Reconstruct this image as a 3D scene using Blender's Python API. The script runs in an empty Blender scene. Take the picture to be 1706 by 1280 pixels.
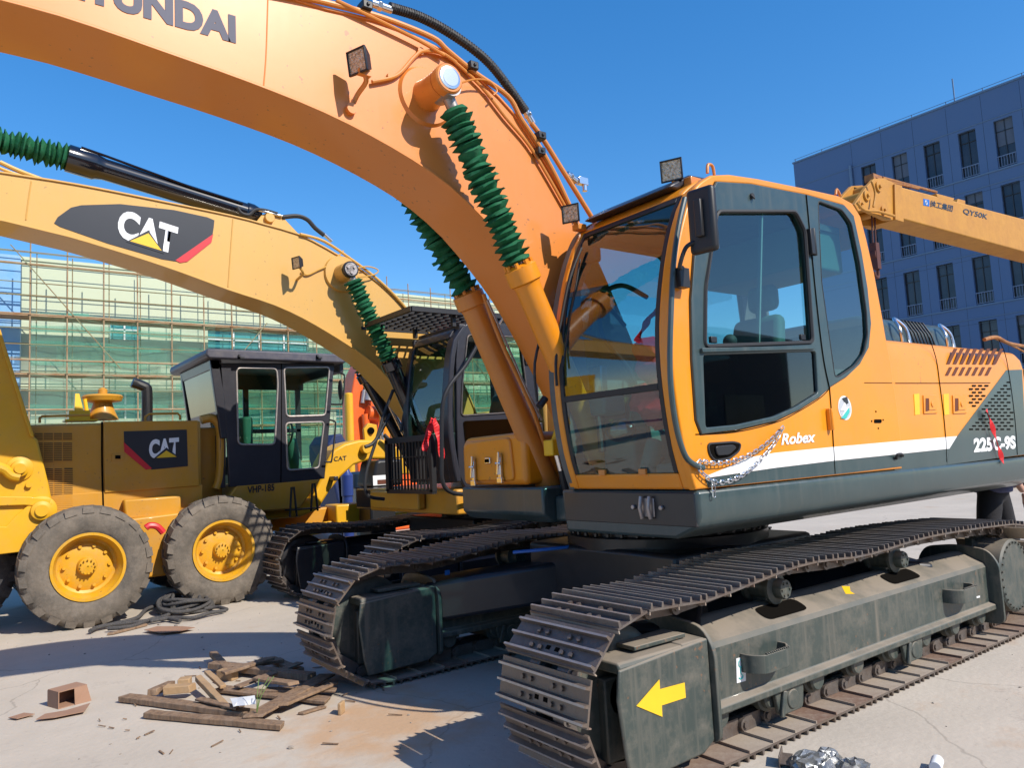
import bpy, bmesh, math, random
from mathutils import Vector, Matrix
random.seed(7)
R_ = math.radians
SC = bpy.context.scene
COL = SC.collection
# ------------------------------------------------------------------ camera
FPX, CX, CY, HC = 1266.0, 853.0, 640.0, 1.5
def _basis():
    d1 = Vector((2540-CX, -(675-CY), -FPX)); d2 = Vector((-100-CX, -(810-CY), -FPX))
    a = d1.normalized(); b = (d2 - a*a.dot(d2)).normalized(); z = a.cross(b)
    return Matrix((a, b, z))            # world = M @ cam
CAMR = _basis()
cam = bpy.data.cameras.new('camera'); camo = bpy.data.objects.new('camera', cam); COL.objects.link(camo)
camo.matrix_world = Matrix.Translation((0, 0, HC)) @ CAMR.to_4x4()
cam.sensor_width = 36; cam.lens = FPX/1706*36; cam.clip_start = 0.05; cam.clip_end = 2000
SC.camera = camo
# ------------------------------------------------------------------ sky and sun
SUN = Vector((0.36, -1.08, 0.98)).normalized()     # towards the sun
elev = math.asin(SUN.z)
w = bpy.data.worlds.new('World'); SC.world = w; w.use_nodes = True
nt = w.node_tree; nt.nodes.clear()
sky = nt.nodes.new('ShaderNodeTexSky'); sky.sky_type = 'NISHITA'; sky.sun_disc = False
sky.sun_elevation = elev; sky.sun_rotation = math.atan2(SUN.x, SUN.y)
sky.air_density = 1.0; sky.dust_density = 0.3; sky.ozone_density = 4.0; sky.altitude = 0
gmn = nt.nodes.new('ShaderNodeGamma'); gmn.inputs['Gamma'].default_value = 0.8
bg = nt.nodes.new('ShaderNodeBackground'); bg.inputs['Strength'].default_value = 0.15
hs = nt.nodes.new('ShaderNodeHueSaturation'); hs.inputs['Saturation'].default_value = 1.46; hs.inputs['Value'].default_value = 1.55; hs.inputs['Hue'].default_value = 0.505
ow = nt.nodes.new('ShaderNodeOutputWorld')
nt.links.new(sky.outputs[0], gmn.inputs[0]); nt.links.new(gmn.outputs[0], hs.inputs['Color']); nt.links.new(hs.outputs[0], bg.inputs[0]); nt.links.new(bg.outputs[0], ow.inputs[0])
sl = bpy.data.lights.new('sun', 'SUN'); sl.energy = 5.0; sl.angle = R_(0.5); sl.color = (1.0, 0.93, 0.82)
so = bpy.data.objects.new('sun', sl); COL.objects.link(so)
so.rotation_euler = SUN.to_track_quat('Z', 'Y').to_euler(); so.location = (0, 0, 20)
SC.view_settings.view_transform = 'Standard'; SC.view_settings.look = 'None'
SC.view_settings.exposure = 0.2; SC.view_settings.gamma = 1.0
SC.cycles.max_bounces = 8; SC.cycles.transparent_max_bounces = 16
SC.cycles.caustics_reflective = False; SC.cycles.caustics_refractive = False

# ------------------------------------------------------------------ measuring the photograph: where a sight line meets a real plane
def _ray(px, py): return CAMR @ Vector((px-CX, -(py-CY), -FPX))
def onY(px, py, y):
    r = _ray(px, py); t = y/r.y; return Vector((r.x*t, y, HC+r.z*t))
def onX(px, py, x):
    r = _ray(px, py); t = x/r.x; return Vector((x, r.y*t, HC+r.z*t))
def onZ(px, py, z=0.0):
    r = _ray(px, py); t = (z-HC)/r.z; return Vector((r.x*t, r.y*t, z))
def XZ(pts, y): return [(p.x, p.z) for p in (onY(a, b, y) for a, b in pts)]

# ------------------------------------------------------------------ materials
def mat(name, col, rough=0.5, metal=0.0, coat=0.0, col2=None, nscale=3.0, namt=0.5, dust=0.0, dustcol=(0.33, 0.28, 0.22),
        bump=0.0, bscale=40.0, stretch=(1, 1, 1), topdust=0.0, spec=0.5, streak=0.0, rndcol=None, chips=0.0):
    m = bpy.data.materials.new(name); m.use_nodes = True
    t = m.node_tree; N = t.nodes; L = t.links; b = N['Principled BSDF']
    b.inputs['Roughness'].default_value = rough; b.inputs['Metallic'].default_value = metal
    b.inputs['Coat Weight'].default_value = coat; b.inputs['Coat Roughness'].default_value = 0.08
    b.inputs['Specular IOR Level'].default_value = spec
    tc = N.new('ShaderNodeTexCoord'); mp = N.new('ShaderNodeMapping'); mp.inputs['Scale'].default_value = stretch
    L.new(tc.outputs['Object'], mp.inputs['Vector'])
    n1 = N.new('ShaderNodeTexNoise'); n1.inputs['Scale'].default_value = nscale; n1.inputs['Detail'].default_value = 8; n1.inputs['Roughness'].default_value = .65
    L.new(mp.outputs[0], n1.inputs['Vector'])
    mx = N.new('ShaderNodeMix'); mx.data_type = 'RGBA'
    c2 = col2 if col2 else tuple(c*0.8 for c in col)
    mx.inputs['A'].default_value = (*col, 1); mx.inputs['B'].default_value = (*c2, 1)
    rp = N.new('ShaderNodeMapRange'); rp.inputs['From Min'].default_value = 0.38; rp.inputs['From Max'].default_value = 0.68
    rp.inputs['To Max'].default_value = namt
    L.new(n1.outputs['Fac'], rp.inputs['Value']); L.new(rp.outputs[0], mx.inputs['Factor'])
    last = mx.outputs['Result']
    if rndcol:
        oi = N.new('ShaderNodeObjectInfo'); mr = N.new('ShaderNodeMix'); mr.data_type = 'RGBA'; mr.inputs['B'].default_value = (*rndcol, 1); L.new(last, mr.inputs['A'])
        rm = N.new('ShaderNodeMapRange'); rm.inputs['From Min'].default_value = .35; rm.inputs['To Max'].default_value = .85; L.new(oi.outputs['Random'], rm.inputs['Value']); L.new(rm.outputs[0], mr.inputs['Factor']); last = mr.outputs['Result']
    if chips > 0:
        nc = N.new('ShaderNodeTexNoise'); nc.inputs['Scale'].default_value = 34; nc.inputs['Detail'].default_value = 4; L.new(tc.outputs['Object'], nc.inputs['Vector'])
        nl_ = N.new('ShaderNodeTexNoise'); nl_.inputs['Scale'].default_value = 2.3; L.new(tc.outputs['Object'], nl_.inputs['Vector'])
        ac_ = N.new('ShaderNodeMath'); ac_.operation = 'MULTIPLY_ADD'; ac_.inputs[1].default_value = .35; L.new(nl_.outputs['Fac'], ac_.inputs[0]); L.new(nc.outputs['Fac'], ac_.inputs[2])
        rc_ = N.new('ShaderNodeMapRange'); rc_.inputs['From Min'].default_value = .88; rc_.inputs['From Max'].default_value = .91; rc_.inputs['To Max'].default_value = chips; L.new(ac_.outputs[0], rc_.inputs['Value'])
        mc = N.new('ShaderNodeMix'); mc.data_type = 'RGBA'; mc.inputs['B'].default_value = (.16, .08, .04, 1); L.new(last, mc.inputs['A']); L.new(rc_.outputs[0], mc.inputs['Factor']); last = mc.outputs['Result']
    dfac = None
    if dust > 0:
        n2 = N.new('ShaderNodeTexNoise'); n2.inputs['Scale'].default_value = nscale*2.7; n2.inputs['Detail'].default_value = 10; n2.inputs['Roughness'].default_value = .75
        L.new(tc.outputs['Object'], n2.inputs['Vector'])
        r2 = N.new('ShaderNodeMapRange'); r2.inputs['From Min'].default_value = 0.45; r2.inputs['From Max'].default_value = 0.75; r2.inputs['To Max'].default_value = dust
        L.new(n2.outputs['Fac'], r2.inputs['Value']); dfac = r2.outputs[0]
    if streak > 0:      # run-down dirt streaks
        ms = N.new('ShaderNodeMapping'); ms.inputs['Scale'].default_value = (26, 26, 1.2)
        L.new(tc.outputs['Object'], ms.inputs['Vector'])
        n3 = N.new('ShaderNodeTexNoise'); n3.inputs['Scale'].default_value = 1.0; n3.inputs['Detail'].default_value = 4
        L.new(ms.outputs[0], n3.inputs['Vector'])
        r3 = N.new('ShaderNodeMapRange'); r3.inputs['From Min'].default_value = 0.5; r3.inputs['From Max'].default_value = 0.8; r3.inputs['To Max'].default_value = streak
        L.new(n3.outputs['Fac'], r3.inputs['Value'])
        if dfac is not None:
            ad = N.new('ShaderNodeMath'); ad.operation = 'MAXIMUM'; L.new(dfac, ad.inputs[0]); L.new(r3.outputs[0], ad.inputs[1]); dfac = ad.outputs[0]
        else: dfac = r3.outputs[0]
    if topdust > 0:
        g = N.new('ShaderNodeNewGeometry'); sx = N.new('ShaderNodeSeparateXYZ'); L.new(g.outputs['Normal'], sx.inputs[0])
        r4 = N.new('ShaderNodeMapRange'); r4.inputs['From Min'].default_value = 0.25; r4.inputs['From Max'].default_value = 0.8; r4.inputs['To Max'].default_value = topdust
        L.new(sx.outputs['Z'], r4.inputs['Value'])
        ml = N.new('ShaderNodeMath'); ml.operation = 'MULTIPLY'; L.new(r4.outputs[0], ml.inputs[0])
        r5 = N.new('ShaderNodeMapRange'); r5.inputs['From Min'].default_value = 0.3; r5.inputs['From Max'].default_value = 0.55; r5.inputs['To Min'].default_value = .35
        L.new(n1.outputs['Fac'], r5.inputs['Value']); L.new(r5.outputs[0], ml.inputs[1])
        if dfac is not None:
            ad = N.new('ShaderNodeMath'); ad.operation = 'MAXIMUM'; L.new(dfac, ad.inputs[0]); L.new(ml.outputs[0], ad.inputs[1]); dfac = ad.outputs[0]
        else: dfac = ml.outputs[0]
    if dfac is not None:
        m2 = N.new('ShaderNodeMix'); m2.data_type = 'RGBA'; L.new(dfac, m2.inputs['Factor']); L.new(last, m2.inputs['A'])
        m2.inputs['B'].default_value = (*dustcol, 1); last = m2.outputs['Result']
        rr = N.new('ShaderNodeMapRange'); rr.inputs['To Min'].default_value = rough; rr.inputs['To Max'].default_value = 0.9
        L.new(dfac, rr.inputs['Value']); L.new(rr.outputs[0], b.inputs['Roughness'])
        if coat > 0:
            rc = N.new('ShaderNodeMapRange'); rc.inputs['To Min'].default_value = coat; rc.inputs['To Max'].default_value = 0
            L.new(dfac, rc.inputs['Value']); L.new(rc.outputs[0], b.inputs['Coat Weight'])
    L.new(last, b.inputs['Base Color'])
    if bump > 0:
        nb = N.new('ShaderNodeTexNoise'); nb.inputs['Scale'].default_value = bscale; nb.inputs['Detail'].default_value = 5
        L.new(mp.outputs[0], nb.inputs['Vector'])
        bp = N.new('ShaderNodeBump'); bp.inputs['Strength'].default_value = bump; bp.inputs['Distance'].default_value = 0.01
        L.new(nb.outputs['Fac'], bp.inputs['Height']); L.new(bp.outputs[0], b.inputs['Normal'])
    return m

def glass(name, tint=(0.55, 0.75, 0.72), refl=0.12):
    m = bpy.data.materials.new(name); m.use_nodes = True
    t = m.node_tree; N = t.nodes; L = t.links; N.clear()
    o = N.new('ShaderNodeOutputMaterial'); tr = N.new('ShaderNodeBsdfTransparent'); tr.inputs[0].default_value = (*tint, 1)
    gl = N.new('ShaderNodeBsdfGlossy'); gl.inputs['Roughness'].default_value = 0.02
    fr = N.new('ShaderNodeFresnel'); fr.inputs['IOR'].default_value = 1.55
    ge = N.new('ShaderNodeNewGeometry'); bf = N.new('ShaderNodeMath'); bf.operation = 'SUBTRACT'; bf.inputs[0].default_value = 1; L.new(ge.outputs['Backfacing'], bf.inputs[1])
    a0 = N.new('ShaderNodeMath'); a0.operation = 'ADD'; a0.inputs[1].default_value = refl
    L.new(fr.outputs[0], a0.inputs[0]); ad = N.new('ShaderNodeMath'); ad.operation = 'MULTIPLY'; L.new(a0.outputs[0], ad.inputs[0]); L.new(bf.outputs[0], ad.inputs[1])
    mx = N.new('ShaderNodeMixShader'); L.new(ad.outputs[0], mx.inputs[0]); L.new(tr.outputs[0], mx.inputs[1]); L.new(gl.outputs[0], mx.inputs[2])
    L.new(mx.outputs[0], o.inputs[0])
    return m

M = {}
M['orange'] = mat('orange_paint', (0.78, 0.27, 0.005), 0.36, coat=.18, chips=.5, col2=(0.70, 0.225, 0.005), nscale=1.4, dust=.16, streak=.10, bump=.02, bscale=18)
M['boom'] = mat('boom_glare_orange_paint', (0.71, 0.235, 0.036), 0.36, coat=.3, chips=.6, col2=(0.64, 0.20, 0.03), nscale=.9, dust=.10, dustcol=(.55, .36, .2), streak=.06, bump=.03, bscale=6)  # orange paint made peachier, with glare and fading put into the colour
M['orange_d'] = mat('hose_orange_paint', (0.62, 0.22, 0.03), 0.4, coat=.3, dust=.15)
M['catyellow'] = mat('pale_yellow_paint', (0.63, 0.35, 0.075), 0.42, coat=.2, chips=.5, col2=(0.57, 0.31, 0.06), nscale=.8, dust=.10, streak=.08)
M['gyellow'] = mat('ochre_yellow_paint', (0.58, 0.27, 0.015), 0.48, coat=.05, chips=.6, col2=(0.46, 0.215, 0.02), nscale=2, dust=.2, streak=.1, bump=.03, bscale=14)
M['lyellow'] = mat('loader_yellow_paint', (0.72, 0.38, 0.008), 0.45, chips=.5, coat=.1, nscale=2, dust=.12)
M['slate'] = mat('slate_paint', (0.035, 0.062, 0.066), 0.36, coat=.3, col2=(0.025, 0.045, 0.048), nscale=3, dust=.18, dustcol=(.16, .16, .14), streak=.28)
M['frame'] = mat('track_frame_paint', (0.045, 0.060, 0.054), 0.45, coat=.1, chips=.8, col2=(0.03, 0.042, 0.039), nscale=3, dust=.5, dustcol=(.25, .21, .165), streak=.5, topdust=.95, bump=.06, bscale=30)
M['black'] = mat('black_paint', (0.018, 0.018, 0.022), 0.38, coat=.2, dust=.12, dustcol=(.1, .09, .08))
M['cabblack'] = mat('satin_black_paint', (0.02, 0.02, 0.028), 0.4, coat=.15, dust=.1, dustcol=(.08, .08, .09))
M['blackgloss'] = mat('black_gloss_paint', (0.006, 0.006, 0.01), 0.18, coat=.8)
M['rubber'] = mat('black_rubber', (0.02, 0.02, 0.022), 0.6)
M['plastic'] = mat('black_plastic', (0.014, 0.014, 0.016), 0.45)
M['steel'] = mat('track_steel', (0.155, 0.14, 0.132), 0.42, metal=.45, rndcol=(.18, .135, .105), col2=(0.13, 0.09, 0.07), nscale=9, namt=.8, dust=.45, dustcol=(.27, .22, .18), bump=.25, bscale=60)
M['padinner'] = mat('dusty_pad_inside', (0.34, 0.28, 0.22), 0.85, rndcol=(.14, .07, .045), col2=(.24, .18, .14), nscale=6, dust=.4, dustcol=(.42, .36, .29), bump=.2)
M['steelbright'] = mat('worn_steel', (0.42, 0.38, 0.36), 0.38, metal=.6, col2=(.25, .2, .18), nscale=20, dust=.3, bump=.1)
M['chrome'] = mat('bright_metal', (0.75, 0.76, 0.78), 0.22, metal=.95)
M['white'] = mat('white_vinyl', (0.82, 0.83, 0.84), 0.45)
M['decalblack'] = mat('black_vinyl', (0.022, 0.024, 0.03), 0.35)
M['decalred'] = mat('red_vinyl', (0.62, 0.02, 0.03), 0.4)
M['decalyel'] = mat('yellow_vinyl', (0.85, 0.52, 0.02), 0.4)
M['decalgrey'] = mat('grey_lettering', (0.13, 0.13, 0.165), 0.6, spec=.2)
M['decalteal'] = mat('teal_vinyl', (0.05, 0.5, 0.45), 0.4)
M['decalblue'] = mat('blue_vinyl', (0.02, 0.14, 0.5), 0.4)
M['green'] = mat('green_bellows_cloth', (0.008, 0.095, 0.035), 0.75, col2=(0.02, 0.15, 0.07), nscale=9, namt=1, dust=.35, dustcol=(.09, .13, .09), spec=.2, bump=.3, bscale=50)
M['red'] = mat('red_cloth', (0.7, 0.015, 0.02), 0.6, bump=.1)
M['tyre'] = mat('dusty_tyre_rubber', (0.095, 0.082, 0.068), 0.88, col2=(0.17, 0.14, 0.11), nscale=3.5, namt=1, dust=.75, streak=.2, dustcol=(.25, .21, .17), bump=.4, bscale=30)
M['tyreclean'] = mat('black_tyre_rubber', (0.035, 0.035, 0.04), 0.8, dust=.3)
M['rope'] = mat('rope_fibre', (0.05, 0.05, 0.055), 0.9, col2=(0.02, 0.02, 0.02), nscale=40, dust=.4, bump=.5, bscale=90)
M['wood'] = mat('weathered_wood', (0.27, 0.17, 0.10), 0.8, col2=(0.13, 0.08, 0.05), nscale=6, stretch=(6, 6, 1), namt=1, dust=.4, dustcol=(.35, .28, .22), bump=.4)
M['woodlight'] = mat('fresh_wood', (0.42, 0.27, 0.14), 0.8, col2=(0.25, 0.15, 0.08), nscale=6, dust=.3, bump=.3)
M['card'] = mat('brown_cardboard', (0.30, 0.17, 0.11), 0.85, col2=(.36, .22, .15), nscale=5)
M['foil'] = mat('crumpled_foil', (0.30, 0.31, 0.31), 0.35, metal=.6, bump=.8, bscale=25, dust=.3)
M['lens'] = mat('lamp_lens', (0.75, 0.66, 0.5), 0.12, metal=.5, col2=(0.3, 0.2, 0.08), nscale=60, namt=1, bump=.8, bscale=120)
M['seat'] = mat('seat_cloth', (0.08, 0.17, 0.15), 0.7, col2=(.12, .25, .2))
M['inner'] = mat('cab_interior_plastic', (0.09, 0.10, 0.10), 0.6, dust=.3)
M['orangered'] = mat('orange_red_paint', (0.78, 0.12, 0.01), 0.4, coat=.3, dust=.1)
M['craneyel'] = mat('crane_yellow_paint', (0.52, 0.24, 0.025), 0.55, chips=.8, col2=(0.38, 0.15, 0.02), nscale=2, dust=.35, streak=.2, dustcol=(.25, .12, .05))
M['rusty'] = mat('rusty_brown_steel', (0.25, 0.09, 0.03), 0.7, col2=(.45, .2, .04), nscale=8, namt=1, dust=.3)
M['skin'] = mat('skin', (0.5, 0.28, 0.2), 0.5)
M['trouser'] = mat('black_trousers', (0.012, 0.012, 0.016), 0.85, bump=.2)
M['shirt'] = mat('navy_shirt', (0.05, 0.06, 0.14), 0.85, col2=(.1, .1, .18), nscale=20, bump=.2)
M['hair'] = mat('black_hair', (0.01, 0.01, 0.01), 0.6)
M['glass'] = glass('cab_glass', (0.66, 0.84, 0.84), 0.08)
M['glassdark'] = glass('dark_glass', (0.12, 0.14, 0.14), 0.04)
M['glassclear'] = glass('clear_glass', (0.66, 0.86, 0.78), 0.03)
M['poly'] = glass('smoked_cover', (0.35, 0.4, 0.45), 0.2)
M['paper'] = mat('white_paper', (0.7, 0.72, 0.74), 0.7)
M['dark'] = mat('dark_opening', (0.006, 0.005, 0.004), 0.95, spec=.05)
M['rustslot'] = mat('dark_red_brown_screen', (0.12, 0.03, 0.012), 0.7)

# ------------------------------------------------------------------ objects
LOC = {}
def tagp(o, label=None, cat=None, group=None, kind=None):
    if label: o['label'] = label
    if cat: o['category'] = cat
    if group: o['group'] = group
    if kind: o['kind'] = kind
    return o
def thing(name, loc, label, cat, group=None):
    o = bpy.data.objects.new(name, None); COL.objects.link(o); o.location = loc; o.empty_display_size = .2
    LOC[o.name] = Vector(loc); return tagp(o, label, cat, group)
def base(o): return LOC.get(o.name, Vector((0, 0, 0))) if o else Vector((0, 0, 0))
def link(name, me, m, parent=None, smooth=30, bevel=0, origin=None, segs=2, extra=()):
    o = bpy.data.objects.new(name, me); COL.objects.link(o)
    L0 = base(parent); og = Vector(origin) if origin is not None else L0
    me.transform(Matrix.Translation(-og))
    if not me.materials:
        me.materials.append(m)
        for e in extra: me.materials.append(e)
    if parent: o.parent = parent; o.location = og - L0
    else: o.location = og
    LOC[o.name] = og
    if smooth:
        me.shade_smooth() if hasattr(me, 'shade_smooth') else [setattr(p, 'use_smooth', True) for p in me.polygons]
        bmm = bmesh.new(); bmm.from_mesh(me)
        for e in bmm.edges:
            if len(e.link_faces) == 2 and e.calc_face_angle(0) > R_(smooth): e.smooth = False
        bmm.to_mesh(me); bmm.free()
    if bevel:
        b = o.modifiers.new('bevel', 'BEVEL'); b.width = bevel; b.segments = segs; b.limit_method = 'ANGLE'; b.angle_limit = R_(35); b.harden_normals = False
    return o
class B:
    def __init__(s): s.bm = bmesh.new(); s.mi = 0
    def _f(s, vs):
        try: f = s.bm.faces.new(vs); f.material_index = s.mi; return f
        except ValueError: return None
    def box(s, a, b, mtx=None):
        x0, x1 = sorted((a[0], b[0])); y0, y1 = sorted((a[1], b[1])); z0, z1 = sorted((a[2], b[2]))
        c = [Vector(v) for v in ((x0,y0,z0),(x1,y0,z0),(x1,y1,z0),(x0,y1,z0),(x0,y0,z1),(x1,y0,z1),(x1,y1,z1),(x0,y1,z1))]
        if mtx: c = [mtx @ v for v in c]
        v = [s.bm.verts.new(p) for p in c]
        for f in ((0,3,2,1),(4,5,6,7),(0,1,5,4),(1,2,6,5),(2,3,7,6),(3,0,4,7)): s._f([v[i] for i in f])
        return s
    def bar(s, p, q, wd, ht, up=(0, 0, 1)):
        p = Vector(p); q = Vector(q); d = (q-p); L = d.length; x = d.normalized(); y = Vector(up).cross(x)
        if y.length < 1e-4: y = Vector((0, 1, 0))
        y.normalize(); z = x.cross(y)
        m = Matrix((x, y, z)).transposed().to_4x4(); m.translation = p
        return s.box((0, -wd/2, -ht/2), (L, wd/2, ht/2), m)
    def hull8(s, c):
        v = [s.bm.verts.new(p) for p in c]
        for f in ((0,3,2,1),(4,5,6,7),(0,1,5,4),(1,2,6,5),(2,3,7,6),(3,0,4,7)): s._f([v[i] for i in f])
        return s
    def prism(s, pts, a, b, axis='y'):
        def P(u, v, t): return (u, t, v) if axis == 'y' else ((t, u, v) if axis == 'x' else (u, v, t))
        A = [s.bm.verts.new(P(u, v, a)) for u, v in pts]; C = [s.bm.verts.new(P(u, v, b)) for u, v in pts]
        n = len(pts); fs = []
        fs.append(s._f(A)); fs.append(s._f(C[::-1]))
        for i in range(n): fs.append(s._f([A[(i+1) % n], A[i], C[i], C[(i+1) % n]]))
        bmesh.ops.recalc_face_normals(s.bm, faces=[f for f in fs if f]); return s
    def strip(s, top, bot, a, b):      # prism between two polylines with equal counts (x,z) across y a..b
        n = len(top); rows = []
        for (tx, tz), (bx_, bz) in zip(top, bot):
            rows.append([s.bm.verts.new(p) for p in ((tx, a, tz), (tx, b, tz), (bx_, b, bz), (bx_, a, bz))])
        fs = []
        for i in range(n-1):
            for k in range(4): fs.append(s._f([rows[i][k], rows[i+1][k], rows[i+1][(k+1) % 4], rows[i][(k+1) % 4]]))
        fs.append(s._f(rows[0])); fs.append(s._f(rows[-1][::-1]))
        bmesh.ops.recalc_face_normals(s.bm, faces=[f for f in fs if f]); return s
    def cyl(s, p, q, r, r2=None, n=24, cap=True):
        p = Vector(p); q = Vector(q); d = (q-p).normalized(); r2 = r if r2 is None else r2
        u = d.orthogonal().normalized(); v = d.cross(u)
        A = []; C = []
        for i in range(n):
            a = 2*math.pi*i/n; o = u*math.cos(a)+v*math.sin(a)
            A.append(s.bm.verts.new(p+o*r)); C.append(s.bm.verts.new(q+o*r2))
        for i in range(n): s._f([A[i], A[(i+1) % n], C[(i+1) % n], C[i]])
        if cap: s._f(A[::-1]); s._f(C)
        return s
    def lathe(s, p, q, prof, n=28, wob=0.0, cap=True):   # prof: (t along metres, radius)
        p = Vector(p); q = Vector(q); d = (q-p).normalized(); u = d.orthogonal().normalized(); v = d.cross(u)
        rows = []
        for t, r in prof:
            ph = random.random()*6.28; tl = (random.random()-.5)*wob; pt = random.random()*6.28
            row = []
            for i in range(n):
                a = 2*math.pi*i/n; rr = r*(1+wob*0.6*math.sin(3*a+ph)*.4)
                rr *= 1+(random.random()-.5)*wob*.22; row.append(s.bm.verts.new(p+d*(t+tl*r*math.cos(a-pt))+(u*math.cos(a)+v*math.sin(a))*rr))
            rows.append(row)
        for A, C in zip(rows, rows[1:]):
            for i in range(n): s._f([A[i], A[(i+1) % n], C[(i+1) % n], C[i]])
        if cap: s._f(rows[0][::-1]); s._f(rows[-1])
        return s
    def tube(s, pts, r, n=10, closed=False, sm=0):
        P = [Vector(p) for p in pts]
        if sm:
            Q = []
            m = len(P)
            for i in range(m if closed else m-1):
                p0 = P[(i-1) % m] if closed or i > 0 else P[i]; p1 = P[i]; p2 = P[(i+1) % m]; p3 = P[(i+2) % m] if closed or i+2 < m else p2
                for k in range(sm):
                    t = k/sm
                    Q.append(.5*((2*p1)+(-p0+p2)*t+(2*p0-5*p1+4*p2-p3)*t*t+(-p0+3*p1-3*p2+p3)*t**3))
            if not closed: Q.append(P[-1])
            P = Q
        m = len(P); rows = []; u = None
        for i, p in enumerate(P):
            a = P[(i-1) % m] if closed or i > 0 else P[i]; c = P[(i+1) % m] if closed or i < m-1 else P[i]
            d = (c-a).normalized()
            if u is None: u = d.orthogonal().normalized()
            else:
                u = (u-d*u.dot(d)); u = u.normalized() if u.length > 1e-6 else d.orthogonal().normalized()
            v = d.cross(u); rr = r[i] if isinstance(r, (list, tuple)) else r
            rows.append([s.bm.verts.new(p+(u*math.cos(2*math.pi*k/n)+v*math.sin(2*math.pi*k/n))*rr) for k in range(n)])
        for i in range(m if closed else m-1):
            A = rows[i]; C = rows[(i+1) % m]
            for k in range(n): s._f([A[k], A[(k+1) % n], C[(k+1) % n], C[k]])
        if not closed: s._f(rows[0][::-1]); s._f(rows[-1])
        return s
    def sphere(s, c, r, sc=(1, 1, 1), n=12):
        mt = Matrix.Translation(c) @ Matrix.Diagonal((sc[0], sc[1], sc[2], 1))
        ret = bmesh.ops.create_uvsphere(s.bm, u_segments=n, v_segments=n//2+2, radius=r, matrix=mt)
        return s
    def sheet(s, pts3):
        s._f([s.bm.verts.new(p) for p in pts3]); return s
    def done(s, name, m, parent=None, **k):
        me = bpy.data.meshes.new(name); s.bm.normal_update(); s.bm.to_mesh(me); s.bm.free()
        return link(name, me, m, parent, **k)

def rnd(pts, r, k=4):      # round the corners of a polygon
    out = []; n = len(pts)
    for i in range(n):
        p = Vector(pts[i]); a = Vector(pts[i-1]); c = Vector(pts[(i+1) % n])
        rr = min(r, (a-p).length*.45, (c-p).length*.45)
        A = p+(a-p).normalized()*rr; C = p+(c-p).normalized()*rr
        for j in range(k+1):
            t = j/k; q = A*(1-t)**2+p*2*t*(1-t)+C*t*t; out.append((q.x, q.y))
    return out
def _conv(cu, name):
    o = bpy.data.objects.new('t', cu); COL.objects.link(o); bpy.context.view_layer.update()
    dg = bpy.context.evaluated_depsgraph_get(); me = bpy.data.meshes.new_from_object(o.evaluated_get(dg)); me.name = name
    bpy.data.objects.remove(o); return me
def PM(plane, d):          # curve plane -> world
    if plane == 'y': return Matrix(((1,0,0,0),(0,0,-1,d),(0,1,0,0),(0,0,0,1)))
    if plane == 'x': return Matrix(((0,0,-1,d),(-1,0,0,0),(0,1,0,0),(0,0,0,1)))
    return Matrix(((1,0,0,0),(0,1,0,0),(0,0,1,d),(0,0,0,1)))
def plate(name, outer, holes, d, th, m, parent=None, plane='y', bev=0.0, mtx=None, **k):   # d = outer (towards viewer) face position
    cu = bpy.data.curves.new(name, 'CURVE'); cu.dimensions = '2D'; cu.fill_mode = 'BOTH'
    for lp in [outer]+list(holes):
        sp = cu.splines.new('POLY'); sp.points.add(len(lp)-1); sp.use_cyclic_u = True
        for i, (u, v) in enumerate(lp): sp.points[i].co = ((-u if plane == 'x' else u), v, 0, 1)
    cu.extrude = max(th/2-bev, 0.0001); cu.bevel_depth = bev; cu.bevel_resolution = 2; cu.offset = -bev
    me = _conv(cu, name)
    me.materials.clear()
    me.transform(mtx if mtx else PM(plane, d+th/2 if plane != 'z' else d-th/2))
    return link(name, me, m, parent, smooth=k.pop('smooth', 40), **k)
def text(name, body, bl, br, tl, m, parent=None, off=0.0, th=0.002, n=(0, -1, 0), shear=0, lines=1):   # corners are world points of the lettering's box
    cu = bpy.data.curves.new(name, 'FONT'); cu.body = body; cu.offset = off; cu.shear = shear; cu.extrude = .0; cu.resolution_u = 4
    me = _conv(cu, name); me.materials.clear()
    xs = [v.co.x for v in me.vertices]; ys = [v.co.y for v in me.vertices]
    x0, x1, y0, y1 = min(xs), max(xs), min(ys), max(ys); bl, br, tl = Vector(bl), Vector(br), Vector(tl); nn = Vector(n)
    for v in me.vertices:
        v.co = bl+(br-bl)*((v.co.x-x0)/(x1-x0))+(tl-bl)*((v.co.y-y0)/(y1-y0))+nn*th
    return link(name, me, m, parent, smooth=0)
def textpx(name, body, bl, br, tl, y, m, parent=None, **k):
    return text(name, body, onY(*bl, y), onY(*br, y), onY(*tl, y), m, parent, **k)
def sheetpx(name, pts, y, m, parent=None, th=0.0025):
    return B().prism(XZ(pts, y), y-th, y).done(name, m, parent, smooth=0)
def copyobj(o, parent, loc=None, mw=None):
    c = o.copy(); COL.objects.link(c); c.parent = parent
    if loc is not None: c.location = loc
    if mw is not None: c.matrix_basis = mw
    return c
def lerp(a, b, t): return a+(b-a)*t
def catmull(P, sm):
    P = [Vector(p) for p in P]; Q = []; m = len(P)
    for i in range(m-1):
        p0 = P[max(i-1, 0)]; p1 = P[i]; p2 = P[i+1]; p3 = P[min(i+2, m-1)]
        for k in range(sm):
            t = k/sm; Q.append(.5*((2*p1)+(-p0+p2)*t+(2*p0-5*p1+4*p2-p3)*t*t+(-p0+3*p1-3*p2+p3)*t**3))
    Q.append(P[-1]); return Q

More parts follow.
